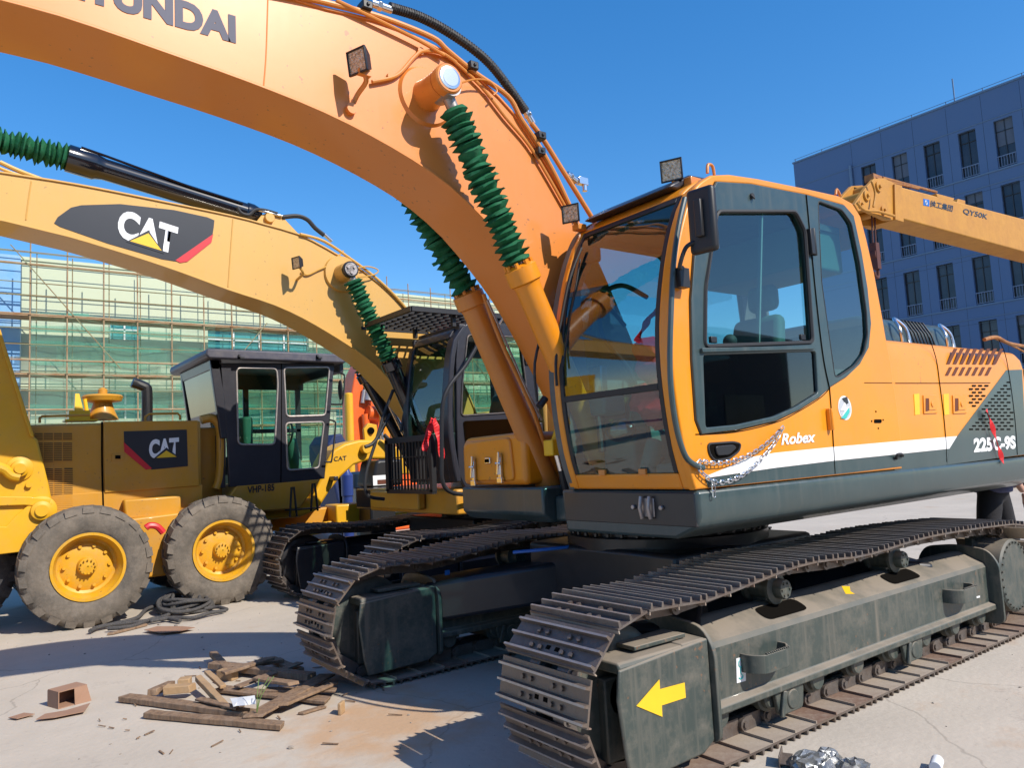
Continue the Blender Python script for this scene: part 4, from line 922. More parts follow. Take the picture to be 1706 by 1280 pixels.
b = B(); b.box((4.03, 6.32, .96), (4.19, 8.2, 1.21)); b.box((3.93, 6.9, 1.0), (4.02, 8.0, 1.19)); b.done('front_beam', M['gyellow'], CE, bevel=.02)
b = B(); b.box((5.2, 6.3, 1.2), (7.9, 7.2, 2.1)); b.box((5.6, 8.0, 1.2), (7.9, 8.95, 2.1)); b.box((6.6, 6.3, 1.2), (8.2, 8.95, 2.2)); b.done('engine_housing', M['catyellow'], CE, bevel=.05)
# boom
CY0, CY1 = 7.40, 7.84
ct = [(-3.5, 3.1), (-1.2, 3.9), (0.0, 4.05)]+XZ([(60, 298), (150, 313), (250, 333), (390, 362), (450, 378), (500, 393), (560, 425), (620, 465), (690, 530)], CY0)+[(4.7, 2.65), (5.0, 2.1), (5.15, 1.6)]
cb = [(-3.5, 2.7), (-1.2, 3.45), (0.0, 3.68)]+XZ([(82, 385), (185, 414), (287, 447), (382, 482), (460, 508), (525, 540), (607, 592), (640, 622)], CY0)+[(4.25, 2.05), (4.5, 1.7), (4.7, 1.35)]
TT2 = samp(catmull([(x, 0, z) for x, z in ct], 4), 60); BB2 = samp(catmull([(x, 0, z) for x, z in cb], 4), 60)
b = B(); b.strip([(p.x, p.z) for p in TT2], [(p.x, p.z) for p in BB2], CY0, CY1); cbm = b.done('boom', M['catyellow'], CE, smooth=40)
b = B(); b.strip([(p.x, p.z) for p in BB2], offs(BB2, -.016), CY0-.015, CY1+.015); b.strip(offs(TT2, .016), [(p.x, p.z) for p in TT2], CY0-.015, CY1+.015); b.done('flange', M['catyellow'], cbm, bevel=.003)
seam('weld_seam', [(52, 302), (47, 335), (43, 366)], CY0-.002, cbm, .012, M['catyellow']); seam('weld_seam', [(388, 365), (384, 420), (380, 478)], CY0-.002, cbm, .012, M['catyellow'])
def catlogo(y, parent, bl, br, tl, tri, off=.045):
    textpx('logo_lettering', 'CAT', bl, br, tl, y, M['white'], parent, off=off, th=.007)
    B().prism(XZ(tri[1], y), y-.0085, y-.005).done('logo_outline', M['decalblack'], parent, smooth=0)
    B().prism(XZ(tri[0], y), y-.011, y-.0087).done('logo_triangle', M['decalyel'], parent, smooth=0)
P1 = [(90, 372), (96, 362), (118, 346), (135, 342), (200, 340), (290, 350), (345, 362), (357, 367), (356, 378), (352, 404), (295, 436), (270, 432), (180, 406), (100, 378)]
sheetpx('logo_panel', P1, CY0, M['decalblack'], cbm, .004)
sheetpx('red_band', [(355, 390), (352, 404), (312, 436), (300, 438), (292, 434)], CY0, M['decalred'], cbm, .007)
catlogo(CY0, cbm, (193, 395), (291, 425), (200, 347), ([(247, 389), (216, 402), (269, 418)], [(247, 384), (210, 403), (273, 423)]))
# boom lamp, boss, pipes
c = onY(494, 438, CY0-.2); worklamp('work_lamp', c, .12, (-.95, -.3, -.1), cbm)
b = B(); b.tube([c+Vector((.03, .0, -.04)), c+Vector((.08, .04, -.09)), (c.x+.08, CY0, c.z-.12)], .014, n=8, sm=4); b.tube(ppx([(502, 452), (512, 458), (530, 450), (550, 440), (572, 418)], CY0-.02), .009, n=6, sm=4); b.done('lamp_cable', M['catyellow'], cbm)
c = onY(578, 452, CY0-.14); PXc, PZc = c.x, c.z
b = B(); b.lathe((PXc, CY0, PZc), (PXc, CY0-.03, PZc), [(0, .2), (.03, .19)], n=36); b.lathe((PXc, CY0, PZc), (PXc, CY0-.2, PZc), [(0, .10), (.2, .09)], n=28); b.done('cylinder_pin_boss', M['catyellow'], cbm)
b = B(); b.lathe((PXc, CY0-.19, PZc), (PXc, CY0-.26, PZc), [(0, .085), (.05, .085), (.06, .075)], n=28)
b.done('pin_cap', M['plastic'], cbm)
for a in (.6, 2.7, 4.8): B().cyl((PXc+.04*math.cos(a), CY0-.262, PZc+.04*math.sin(a)), (PXc+.04*math.cos(a), CY0-.25, PZc+.04*math.sin(a)), .016, n=8).done('cap_bolt', M['steelbright'], cbm)
b = B(); b.tube(ppx([(500, 390), (540, 402), (585, 432), (625, 462), (660, 495), (690, 530)], CY0-.02), .016, n=8, sm=4); b.tube(ppx([(590, 448), (612, 444), (630, 450), (622, 458), (596, 462)], CY0-.06), .007, n=6, sm=4); b.done('boom_pipe', M['catyellow'], cbm)
b = B(); b.tube([onY(0, 270, 7.5), onY(30, 284, 7.5), onY(72, 300, 7.5)], .02, n=8, sm=4); b.tube([onY(-40, 262, 7.45), onY(20, 288, 7.45), onY(80, 304, 7.45)], .014, n=8, sm=4); b.done('boom_pipe', M['catyellow'], cbm)
# arm cylinder on top of the boom
def v_(p, y): q = onY(p[0], p[1], y); return q
p0 = v_((112, 263), 7.62); p1 = v_((432, 362), 7.62); d = (p1-p0).normalized(); L = (p1-p0).length
b = B(); b.lathe(p0, p1, [(-.02, .09), (0, .125), (.22, .125), (.24, .115), (.30, .10), (L-.15, .10), (L-.14, .112), (L-.08, .112), (L, .09)], n=32)
b.tube([p0+Vector((.1, -.08, .09)), p0+Vector((.3, -.08, .05)), p0+d*(L*.6)+Vector((0, -.1, .05)), p0+d*(L-.2)+Vector((0, -.1, .05))], .012, n=6)
ac = b.done('arm_cylinder', M['blackgloss'], CE)
be = B(); pb = v_((-160, 196), 7.62); bellows(be, pb, p0, .12, 26, .2); be.done('bellows', M['green'], ac, smooth=35)
make_arm(CE, -3.5, 7.62, 2.9, M['catyellow'], M['steeldark'])
b = B(); b.cyl(pb+(pb-p0).normalized()*-.02, (-3.35, 7.62, 3.15), .05, n=16); b.done('cylinder_rod', M['chrome'], ac)
b = B(); b.prism(XZ([(425, 372), (436, 358), (452, 352), (470, 360), (500, 392)], 7.5), 7.50, 7.54); b.prism(XZ([(425, 372), (436, 358), (452, 352), (470, 360), (500, 392)], 7.5), 7.70, 7.74); q = onY(448, 364, 7.5); b.cyl((q.x, 7.46, q.z), (q.x, 7.78, q.z), .05); b.done('cylinder_lug', M['catyellow'], cbm, bevel=.006)
b = B(); b.tube(ppx([(395, 345), (402, 355), (415, 358), (425, 350), (440, 350), (462, 356)], 7.48), .018, n=8, sm=4); b.tube(ppx([(470, 362), (495, 360), (512, 366), (525, 380), (540, 392)], 7.5), .024, n=8, sm=4); b.done('arm_hose', M['rubber'], cbm)
b = B(); b.cyl(onY(540, 390, 7.5), onY(553, 402, 7.5), .02); b.cyl(onY(428, 349, 7.48), onY(470, 360, 7.48), .014); b.done('hose_coupling', M['chrome'], cbm)
# boom cylinders
def v2(p, y): q = onY(p[0], p[1], y); return (q.x, q.z)
boomcyl(7.22, CE, M['green'], M['blackgloss'], (PXc, PZc), v2((650, 603), 7.22), None, v2((700, 720), 7.22), .085, 20)
boomcyl(8.02, CE, M['green'], M['blackgloss'], (PXc, PZc), v2((608, 622), 8.02), None, v2((690, 770), 8.02), .09, 20)
b = B(); b.tube(ppx([(630, 640), (655, 690), (672, 725)], 7.92), .016, n=8, sm=3); b.done('cylinder_pipe', M['chrome'], CE)
b = B(); b.tube(ppx([(655, 650), (640, 690), (628, 730), (610, 790), (612, 825), (640, 832)], 7.3), .018, n=8, sm=5); b.tube(ppx([(608, 745), (625, 735), (650, 690)], 7.3), .02, n=8, sm=4); b.tube(ppx([(690, 655), (676, 680), (668, 720)], 7.2), .016, n=8, sm=4); b.done('hydraulic_hose', M['rubber'], CE)
# cab
ky = 6.3; kx = 4.0
KO = XZ([(761, 700), (760, 600), (763, 560), (768, 546), (782, 537), (885, 541), (893, 552), (898, 620), (899, 808), (776, 815), (764, 790)], ky)
KW = rnd(XZ([(779, 558), (866, 562), (876, 640), (877, 686), (768, 693), (770, 640)], ky), .04)
KL = rnd(XZ([(771, 702), (874, 697), (876, 770), (780, 790)], ky), .03)
ck = plate('cab', KO, [KW], ky, .05, M['cabblack'], CE, bev=.012)
B().prism(KW, ky+.01, ky+.016).done('door_window', M['glassclear'], ck, smooth=0)
B().prism(KL, ky-.006, ky).done('door_lower_panel', M['glassdark'], ck, smooth=0)
ring('window_frame', KW, ky-.004, .009, M['steeldark'], ck)
b = B(); c = onY(878, 592, ky-.01); b.box(c-Vector((.03, .01, .1)), c+Vector((.03, .01, .1))); b.done('door_hinge', M['plastic'], ck, bevel=.004)
kf = [(4.02, 1.28), (3.97, 1.6), (3.95, 1.9), (3.98, 2.3), (4.03, 2.6), (4.10, 2.78), (4.2, 2.85)]
kf2 = [(p.x, p.z) for p in catmull([(x, 0, z) for x, z in kf], 4)]
def kx_(z):
    for (xa, za), (xb, zb) in zip(kf2, kf2[1:]):
        if za <= z <= zb: return lerp(xa, xb, (z-za)/(zb-za))
    return kf2[-1][0]
def kstrip(b, z0, z1, ya, yb, th=.06, off=0, n=10):
    s = [(kx_(lerp(z0, z1, i/n)), lerp(z0, z1, i/n)) for i in range(n+1)]; b.strip([(x+off, z) for x, z in s], [(x+off+th, z) for x, z in s], ya, yb)
b = B(); kstrip(b, 1.28, 2.84, ky-.01, ky+.11); kstrip(b, 1.28, 2.84, 7.10, 7.2); kstrip(b, 2.72, 2.84, ky+.1, 7.12); kstrip(b, 1.28, 1.72, ky+.1, 7.12)
b.done('front_frame', M['cabblack'], ck, bevel=.02)
b = B(); kstrip(b, 1.7, 2.74, ky+.1, 7.12, .006, .02); b.done('windscreen', M['glassclear'], ck)
b = B(); b.box((4.15, ky+.02, 2.80), (5.15, 7.15, 2.86)); b.box((4.1, 7.16, 1.25), (5.2, 7.2, 1.8)); b.box((5.12, ky+.03, 1.2), (5.17, 7.18, 1.85)); b.box((4.1, 7.16, 2.65), (5.2, 7.2, 2.82)); b.box((4.5, 7.16, 1.8), (4.58, 7.2, 2.7)); b.box((5.1, 7.1, 1.8), (5.17, 7.18, 2.8))
b.done('cab_shell', M['cabblack'], ck, bevel=.01)
b = B(); b.box((4.5, 6.5, 1.5), (4.9, 7.0, 1.7)); b.hull8([Vector(p) for p in ((4.8, 6.5, 1.6), (4.95, 6.52, 1.6), (4.95, 6.98, 1.6), (4.8, 7.0, 1.6), (4.95, 6.56, 2.2), (5.05, 6.6, 2.2), (5.05, 6.9, 2.2), (4.95, 6.94, 2.2))]); b.done('operator_seat', M['inner'], ck, bevel=.03)
# roof guard
b = B(); gz = 2.96
for k in range(15): b.bar((3.62+k*.1, ky+.0, gz), (3.62+k*.1, 7.22, gz), .016, .03)
for k in range(11): b.bar((3.6, ky+.02+k*.12, gz), (5.05, ky+.02+k*.12, gz), .012, .034)
for a_, c_ in (((3.58, ky-.03), (5.1, ky-.03)), ((3.58, 7.25), (5.1, 7.25)), ((3.58, ky-.03), (3.58, 7.25)), ((5.1, ky-.03), (5.1, 7.25))): b.bar((*a_, gz), (*c_, gz), .03, .05)
for x in (4.1, 4.95):
    for y in (ky+.05, 7.12): b.box((x-.02, y-.02, 2.83), (x+.02, y+.02, 2.95))
b.done('roof_guard', M['plastic'], ck)
# front lower guard
b = B()
for k in range(12): b.bar((3.82, 6.50+k*.066, 1.22), (3.82, 6.50+k*.066, 1.72), .016, .016, up=(1, 0, 0))
for z in (1.32, 1.55): b.bar((3.82, 6.42, z), (3.82, 7.28, z), .012, .012)
b.bar((3.82, 6.38, 1.73), (3.82, 7.32, 1.73), .05, .06); b.bar((3.82, 6.38, 1.2), (3.82, 7.32, 1.2), .05, .04); b.bar((3.82, 7.30, 1.2), (3.82, 7.30, 1.74), .07, .05, up=(1, 0, 0)); b.bar((3.82, 6.40, 1.2), (3.82, 6.40, 1.74), .05, .05, up=(1, 0, 0))
b.done('front_guard', M['plastic'], ck)
b = B(); b.tube([onY(797, 572, 6.15), onY(775, 610, 6.15), onY(748, 645, 6.15), onY(737, 680, 6.15), onY(736, 760, 6.15), onY(738, 805, 6.15), onY(755, 822, 6.15), onY(790, 824, 6.2)], .02, n=10, sm=5); b.done('handrail', M['plastic'], ck)
b = B(); b.tube([onY(853, 500, 5.9), onY(835, 535, 6.0), onY(812, 570, 6.1)], .012, n=6, sm=3); b.done('aerial', M['steelbright'], ck)
ribbon('ribbon', [(722, 698), (716, 715), (710, 735), (707, 752)], 6.35, .06, 'red ribbon on the left of the pair tied to the black cab guard')
ribbon('ribbon', [(722, 698), (728, 715), (733, 740), (737, 765)], 6.3, .06, 'red ribbon on the right of the pair tied to the black cab guard')

# ================================================================== MOTOR GRADER
GY = 9.5
GR = thing('motor_grader', (2.4, 10.2, 0), 'ochre yellow motor grader with black cab and dusty tyres, left of the black excavator cab', 'grader')
def G(pts, y=GY): return XZ(pts, y)
b = B(); b.prism([(-.6, 1.12), (-.6, 2.08), (2.49, 2.12), (2.49, 1.12)], GY, 10.8); hood = b.done('engine_hood', M['gyellow'], GR, bevel=.03)
b = B(); b.prism(G([(172, 703), (329, 701), (331, 810), (174, 822)]), GY-.02, GY); b.done('engine_door', M['gyellow'], hood, bevel=.008)
b = B(); b.prism(G([(75, 827), (337, 808), (337, 850), (75, 872)]), GY-.006, GY+.02); b.done('lower_panel', M['gyellow'], hood, bevel=.006)
seam('panel_seam', [(170, 703), (170, 770), (172, 850)], GY-.004, hood, .02)
b = B()
for (xa, xb, ya, yb) in ((58, 71, 722, 733), (73, 88, 722, 733), (90, 103, 722, 733), (105, 120, 722, 733), (60, 71, 738, 770), (73, 88, 738, 770), (90, 103, 738, 769), (105, 120, 738, 769), (76, 88, 781, 856), (91, 103, 781, 852), (107, 121, 780, 850)):
    b.prism(G([(xa, ya), (xb, ya), (xb, yb), (xa, yb)]), GY-.004, GY)
    n = max(2, int((yb-ya)/3)); 
b.done('louvre_opening', mat('louvre_brown', (.12, .065, .02), .8), hood, smooth=0)
b = B()
for (xa, xb, ya, yb) in ((58, 120, 724, 732), (60, 120, 740, 769), (76, 121, 783, 851)):
    y = ya
    while y < yb: b.prism(G([(xa, y), (xb, y), (xb, y+1.2), (xa, y+1.2)]), GY-.009, GY-.003); y += 3.1
b.done('louvre_slats', M['gyellow'], hood, smooth=0)
b = B(); b.prism(G([(203, 833), (297, 826), (298, 858), (205, 866)]), GY-.12, GY); b.done('battery_box', M['gyellow'], hood, bevel=.02)
b = B(); b.prism(G([(185, 757), (206, 756), (206, 767), (185, 768)]), GY-.03, GY-.018); lt = b.done('door_latch', M['gyellow'], hood, bevel=.003); B().prism(G([(191, 759), (200, 759), (200, 765), (191, 765)]), GY-.034, GY-.03).done('latch_recess', M['dark'], lt, smooth=0)
sheetpx('logo_panel', [(206, 719), (311, 716), (313, 777), (252, 783), (207, 742)], GY-.02, M['decalblack'], hood, .005)
sheetpx('red_band', [(206, 737), (253, 781), (243, 783), (207, 753)], GY-.02, M['decalred'], hood, .008)
catlogo(GY-.02, hood, (248, 765), (298, 760), (248, 733), ([(277, 751), (260, 763.5), (294, 761.5)], [(277, 746), (255, 765), (299, 763)]), off=.05)
b = B(); q = onY(171, 700, GY+.5); b.lathe(q, q+Vector((0, 0, .42)), [(0, .17), (.1, .13), (.2, .10), (.22, .2), (.27, .22), (.29, .2), (.31, .05), (.36, .05), (.38, .02)], n=24); b.done('air_precleaner', M['gyellow'], hood)
b = B(); q = onY(245, 702, GY+.5); b.tube([q, q+Vector((.0, 0, .36)), q+Vector((-.03, 0, .42)), q+Vector((-.16, 0, .47))], .062, n=12, sm=3); b.done('exhaust_stack', M['plastic'], hood)
b = B(); b.tube([onY(a, c, GY+.1) for a, c in ((66, 705), (66, 697), (70, 694), (150, 692))], .014, n=6); b.done('hood_rail', M['gyellow'], hood); b = B(); b.tube([onY(a, c, GY+.1) for a, c in ((242, 702), (242, 695), (248, 690), (296, 689), (300, 693), (300, 700))], .014, n=6); b.done('hood_rail', M['gyellow'], hood)
# frame behind and under cab
b = B(); b.box((2.46, 9.75, 1.1), (2.8, 10.7, 2.05)); b.prism(G([(395, 808), (535, 798), (500, 848), (360, 858)]), GY, GY+.9); fr_ = b.done('main_frame', M['gyellow'], GR, bevel=.02)
b = B(); b.tube([onY(335, 700, 9.6), onY(352, 697, 9.6), onY(364, 706, 9.6), onY(368, 730, 9.6), onY(367, 790, 9.6), onY(360, 815, 9.6)], .055, n=12, sm=4); b.done('intake_pipe', M['gyellow'], GR)
gn = [(512, 862), (532, 812), (552, 772), (560, 752), (575, 742), (600, 735), (640, 733), (652, 740), (652, 760), (615, 768), (590, 778), (570, 795), (555, 815), (540, 845), (530, 870)]
gn = [(535, 798), (545, 770), (556, 750), (575, 739), (600, 733), (640, 733), (655, 742), (655, 765), (620, 765), (590, 775), (568, 795), (550, 818), (530, 850), (500, 862), (380, 872), (380, 840), (520, 832)]
b = B(); b.prism(G(gn, 9.7), 9.7, 10.2); b.done('gooseneck_frame', M['lyellow'], GR, bevel=.03)
b = B(); b.prism(G([(100, 880), (340, 850), (345, 905), (280, 960), (100, 985)], 9.25), 9.3, 9.6); b.done('tandem_case', M['gyellow'], GR, bevel=.02)
b = B(); b.prism(G([(420, 862), (600, 838), (600, 862), (430, 890)], 10.2), 10.2, 10.35); b.done('blade_beam', M['gyellow'], GR, bevel=.02)
textpx('name_lettering', 'VHP-185', (412, 823), (457, 818), (412, 811), GY-.001, M['decalblack'], fr_, off=.03, th=.004)
textpx('name_lettering', 'CAT', (556, 769), (577, 767), (556, 761.5), 9.7, M['decalblack'], fr_, off=.01, th=.006)
b = B(); q = onY(612, 748, 9.6); b.cyl(q, q+Vector((0, .12, 0)), .07); q2 = onY(618, 718, 9.8); b.prism(G([(608, 735), (606, 715), (614, 705), (628, 708), (630, 735)], 9.8), 9.8, 9.86); b.done('lift_lug', M['lyellow'], GR, bevel=.01)
b = B(); b.cyl(onY(618, 718, 9.77), onY(618, 718, 9.82), .05); b.done('pin_hole', M['dark'], GR)
b = B(); b.cyl(onY(634, 722, 9.9), onY(641, 762, 9.9), .035); b.cyl(onY(640, 700, 9.9), onY(632, 740, 9.9), .025); b.done('lift_cylinder', M['chrome'], GR)
b = B(); b.tube([onY(640, 725, 9.6), onY(655, 745, 9.6), onY(652, 775, 9.6), onY(640, 790, 9.6)], .03, n=8, sm=4); b.done('lift_hose', M['rubber'], GR)
b = B(); b.box(onY(645, 745, 10.0), onY(672, 790, 10.3)); b.box(onY(560, 842, 9.9), onY(596, 872, 10.3)); b.prism(G([(460, 885), (600, 860), (760, 842), (760, 858), (600, 878), (470, 902)], 10.0), 10.0, 10.08); b.done('blade_circle', M['lyellow'], GR, bevel=.02)
b = B()
for (a_, c_) in (((487, 812), (484, 862)), ((522, 806), (524, 852))):
    p_ = onY(*a_, 9.35); q_ = onY(*c_, 9.35); b.tube([(p_.x-.04, 9.35, q_.z), (p_.x-.01, 9.35, p_.z), (p_.x+.02, 9.35, p_.z), (p_.x+.05, 9.35, q_.z)], .014, n=6)
b.box(onY(484, 850, 9.3), onY(524, 847, 9.5)); b.done('ladder', M['plastic'], GR)
# grader cab
CO = [(363, 605), (557, 605), (550, 700), (541, 798), (460, 806), (382, 812), (379, 740), (372, 660)]
GW1 = rnd(G([(394, 613), (461, 614), (463, 640), (458, 741), (397, 741)]), .06); GW2 = rnd(G([(473, 613), (549, 612), (542, 692), (477, 694)]), .05); GW3 = rnd(G([(476, 705), (540, 703), (531, 780), (479, 784)]), .05)
gc = plate('cab', G(CO), [GW1, GW2, GW3], GY, .05, M['cabblack'], GR, bev=.01)
for nme, P_ in (('door_window', GW1), ('front_side_window', GW2), ('lower_side_window', GW3)):
    B().prism(P_, GY+.02, GY+.028).done(nme, M['glassclear'], gc, smooth=0); ring('window_seal', P_, GY-.002, .012, M['steelbright'], gc)
seam('door_seam', [(469, 606), (469, 700), (468, 804)], GY-.002, gc, .012)
far = 10.95
B().box((2.90, far, 1.3), (4.2, far+.04, 1.7)).done('far_lower_wall', M['cabblack'], gc)
b = B(); b.box((2.85, far, 2.65), (4.35, far+.04, 2.9)); 
for x in (2.85, 3.45, 4.22): b.box((x, far, 1.6), (x+.08, far+.04, 2.7))
b.box((2.9, far, 2.02), (4.3, far+.04, 2.08)); b.box((4.18, GY+.04, 1.3), (4.24, far, 1.36)); b.box((4.3, GY+.04, 2.75), (4.36, far, 2.9))
b.bar((2.68, far, 2.85), (2.82, far, 1.5), .08, .08, up=(0, 1, 0)); b.box((2.72, GY+.05, 1.3), (2.78, far, 1.95)); b.done('cab_frame', M['cabblack'], gc, bevel=.008)
b = B(); b.prism([(2.62, 2.8), (2.64, 2.8), (2.76, 1.95), (2.74, 1.95)], GY+.06, far); b.done('rear_window', M['glassdark'], gc, smooth=0)
b = B(); b.prism([(2.60, 2.86), (2.72, 1.9), (2.80, 1.9), (2.74, 2.86)], GY, GY+.07); b.prism([(2.60, 2.86), (2.72, 1.9), (2.80, 1.9), (2.74, 2.86)], far-.07, far); b.prism([(2.6, 2.86), (2.62, 2.74), (2.72, 2.74), (2.72, 2.86)], GY, far); b.done('rear_frame', M['cabblack'], gc, bevel=.01)
b = B(); b.prism([(2.56, 2.86), (2.52, 2.91), (2.54, 2.98), (4.40, 2.98), (4.46, 2.96), (4.30, 2.86)], GY-.12, 11.2); rf = b.done('cab_roof', mat('grey_black_roof', (.06, .06, .085), .45, dust=.2), gc, bevel=.02)
b = B()
for px in (401, 531): q = onY(px, 594, GY-.13); b.box(q-Vector((.03, .02, .03)), q+Vector((.04, .01, -.01))); b.box(q-Vector((.03, .02, .03)), q+Vector((-.01, .01, .02)))
b.done('roof_hook', M['plastic'], rf)
b = B(); b.box((3.2, 10.0, 1.4), (3.6, 10.45, 1.75)); b.box((3.15, 10.0, 1.7), (3.28, 10.45, 2.2)); b.cyl((3.95, 10.2, 1.3), (3.85, 10.2, 1.9), .08); b.done('operator_seat', M['seat'], gc, bevel=.04)
b = B(); b.tube([(3.80+.03*math.sin(a*.52), 10.2+.2*math.cos(a*.52), 1.95+.17*math.sin(a*.52)) for a in range(12)], .014, n=6, closed=True); b.bar((3.8, 10.0, 1.95), (3.8, 10.4, 1.95), .02, .02); b.done('steering_wheel', M['plastic'], gc)
b = B(); b.tube([onY(a, c, GY-.1) for a, c in ((556, 622), (570, 623), (574, 630), (571, 670), (566, 674), (552, 674))], .012, n=6, sm=3); b.tube([onY(a, c, GY-.06) for a, c in ((549, 700), (556, 702), (559, 710), (553, 765), (549, 770), (541, 770))], .012, n=6, sm=3); mr = b.done('mirror_rail', M['plastic'], gc)
b = B(); q = onY(567, 650, GY-.1); b.sphere(q, .1, (.25, .6, 1.35), 16); b.done('mirror', M['plastic'], mr)
# wheels
def tyre(name, c, r, wd, parent, mt, rimmat, lug=True, n=64):
    c = Vector(c); b = B()
    ya = c.y; prof = [(0.03, r*.55), (0.0, r*.62), (-.005, r*.78), (.01, r*.88), (.035, r*.95), (.07, r*.975), (wd/2, r*.985), (wd-.07, r*.975), (wd-.03, r*.93), (wd, r*.8), (wd, r*.6), (wd-.03, r*.55)]
    b.lathe(c, c+Vector((0, 1, 0)), prof, n=n, cap=False)
    if lug:
        nl = 22
        for i in range(nl):
            for sd in (0, 1):
                a = 2*math.pi*(i+sd*.5)/nl; m = Matrix.Translation(c) @ Matrix.Rotation(a, 4, 'Y')
                y0_, y1_ = (.0, wd*.5) if sd == 0 else (wd*.5, wd-.0)
                yo = y0_ if sd == 0 else y1_; yi = y1_ if sd == 0 else y0_
                cs = [(-.06, yo, r*.88), (.05, yo, r*.88), (.085, yi, r*.95), (-.025, yi, r*.95), (-.05, yo+(.02 if sd == 0 else -.02), r*.985), (.04, yo+(.02 if sd == 0 else -.02), r*.985), (.07, yi, r*1.005), (-.01, yi, r*1.005)]
                if sd == 1: cs = [cs[i_] for i_ in (1, 0, 3, 2, 5, 4, 7, 6)]
                b.hull8([m @ Vector(p) for p in cs])
    t = b.done(name, mt, parent, smooth=50, bevel=0)
    b = B(); rr = r*.56
    b.lathe(c+Vector((0, .02, 0)), c+Vector((0, 1, 0)), [(0, rr*.97), (-.012, rr*1.0), (-.012, rr*.92), (.02, rr*.9), (.05, rr*.84), (.13, rr*.80), (.145, rr*.72), (.12, rr*.55), (.12, rr*.28), (.06, rr*.24), (.05, rr*.02)], n=48, cap=False)
    for i in range(10):
        a = 2*math.pi*i/10; p = c+Vector((rr*.60*math.cos(a), .12, rr*.60*math.sin(a))); b.cyl(p, p+Vector((0, .03, 0)), .018, n=6)
    for i in range(12):
        a = 2*math.pi*i/12; p = c+Vector((rr*.2*math.cos(a), .05, rr*.2*math.sin(a))); b.cyl(p, p+Vector((0, .02, 0)), .008, n=6)
    b.done('rim', rimmat, t)
    return t
M['rim'] = mat('rim_yellow', (0.66, 0.34, 0.01), 0.45, coat=.1, chips=.6, dust=.35, streak=.1)
RW = .615
for (wx, wy) in ((1.225, 8.88), (2.60, 9.0)): tyre('wheel', (wx, wy, RW-.01), RW, .40, GR, M['tyre'], M['rim'])
for wx in (1.225, 2.60): tyre('wheel', (wx, 10.9, RW-.01), RW, .38, GR, M['tyreclean'], M['rim'])
for wy in (9.2, 11.0): tyre('wheel', (7.6, wy, RW-.01), RW, .36, GR, M['tyreclean'], M['rim'])
b = B(); b.tube([onY(a, c, 9.0) for a, c in ((243, 880), (250, 876), (262, 878), (272, 888))], .035, n=8, sm=4); b.done('tow_hook', M['decalred'], GR)

# ================================================================== WHEEL LOADER at the left edge
WL = thing('wheel_loader', (-.4, 9.9, 0), 'bright yellow loader arm with round pins at the far left edge', 'loader')
LA = [(-190, 440), (-60, 438), (0, 548), (41, 678), (57, 728), (63, 733), (82, 810), (86, 832), (84, 853), (75, 877), (51, 918), (0, 924), (-120, 930)]
b = B(); b.prism(XZ(LA, 9.32), 9.32, 9.46); la = b.done('lift_arm', M['lyellow'], WL, bevel=.02)
b = B(); b.strip([(x, z) for x, z in XZ([(0, 548), (41, 678), (57, 728)], 9.32)], [(x-.035, z-.005) for x, z in XZ([(0, 548), (41, 678), (57, 728)], 9.32)], 9.29, 9.32); b.prism(XZ([(-80, 826), (50, 828), (84, 832), (80, 845), (40, 842), (-80, 846)], 9.3), 9.27, 9.32)
b.prism(XZ([(-60, 876), (10, 878), (28, 858), (60, 832), (86, 838), (84, 853), (75, 877), (51, 918), (0, 924), (-60, 924)], 9.3), 9.28, 9.32); b.done('arm_rib', M['lyellow'], la, bevel=.008)
for (px, py, r) in ((33, 781, .085), (69, 851, .10)):
    q = onY(px, py, 9.26); b = B(); b.lathe((q.x, 9.33, q.z), (q.x, 9.1, q.z), [(0, r*1.5), (.03, r*1.45), (.04, r), (.10, r*.95), (.11, r*.6), (.13, r*.6)], n=28); b.done('pivot_pin', M['lyellow'], la)
q = onY(48, 808, 9.3); B().cyl((q.x, 9.28, q.z), (q.x, 9.33, q.z), .03).done('grease_bolt', M['lyellow'], la)
b = B(); b.tube(XZ and [onY(a, c, 9.25) for a, c in ((-10, 776), (8, 782), (20, 792), (33, 795))], .05, n=10, sm=4); b.done('tilt_link', M['lyellow'], la)
tyre('wheel', (.05, 9.6, .6), .62, .45, WL, M['tyreclean'], M['rim'])
b = B(); b.box((-2.6, 9.7, .6), (-.2, 10.9, 1.5)); b.box((-3.4, 9.75, 1.5), (-1.6, 10.85, 2.9)); b.done('loader_body', M['lyellow'], WL, bevel=.05)
# ================================================================== BLUE OFFICE BUILDING (right)
BX = 45.0
M['bluewall'] = mat('blue_render', (0.080, 0.150, 0.290), 0.8, col2=(0.070, 0.135, 0.265), nscale=.15, dust=.05)
M['bluewall2'] = mat('blue_render_light', (0.12, 0.2, 0.32), 0.8)
OB = thing('office_building', (BX+8, 10, 0), 'blue-grey office block with rows of tall narrow windows, behind the yellow crane boom', 'building')
cols = [22.42+0*1.92, 20.54, 18.70, 16.83, 15.03, 13.15, 11.3, 9.45, 7.6]
tops = [18.12, 14.58, 11.05, 7.52, 4.0]
WH, WW = 2.62, .90
yl, yr = 27.35, 5.5
rects = [(y+WW/2, y-WW/2, zt-WH, zt) for zt in tops for y in cols]
outer_ = [(yr, 0), (yl, 0), (yl, 19.9), (yr, 19.9)]
plate('wall', outer_, [[(a, c), (b_, c), (b_, d), (a, d)] for a, b_, c, d in rects], BX, .35, M['bluewall'], OB, plane='x', smooth=0)
b = B(); b.box((BX+.36, yr, 0), (BX+16, yl, 19.6)); b.done('building_body', M['bluewall'], OB, smooth=0)
M['blind'] = mat('window_blind', (.10, .13, .18), .8)
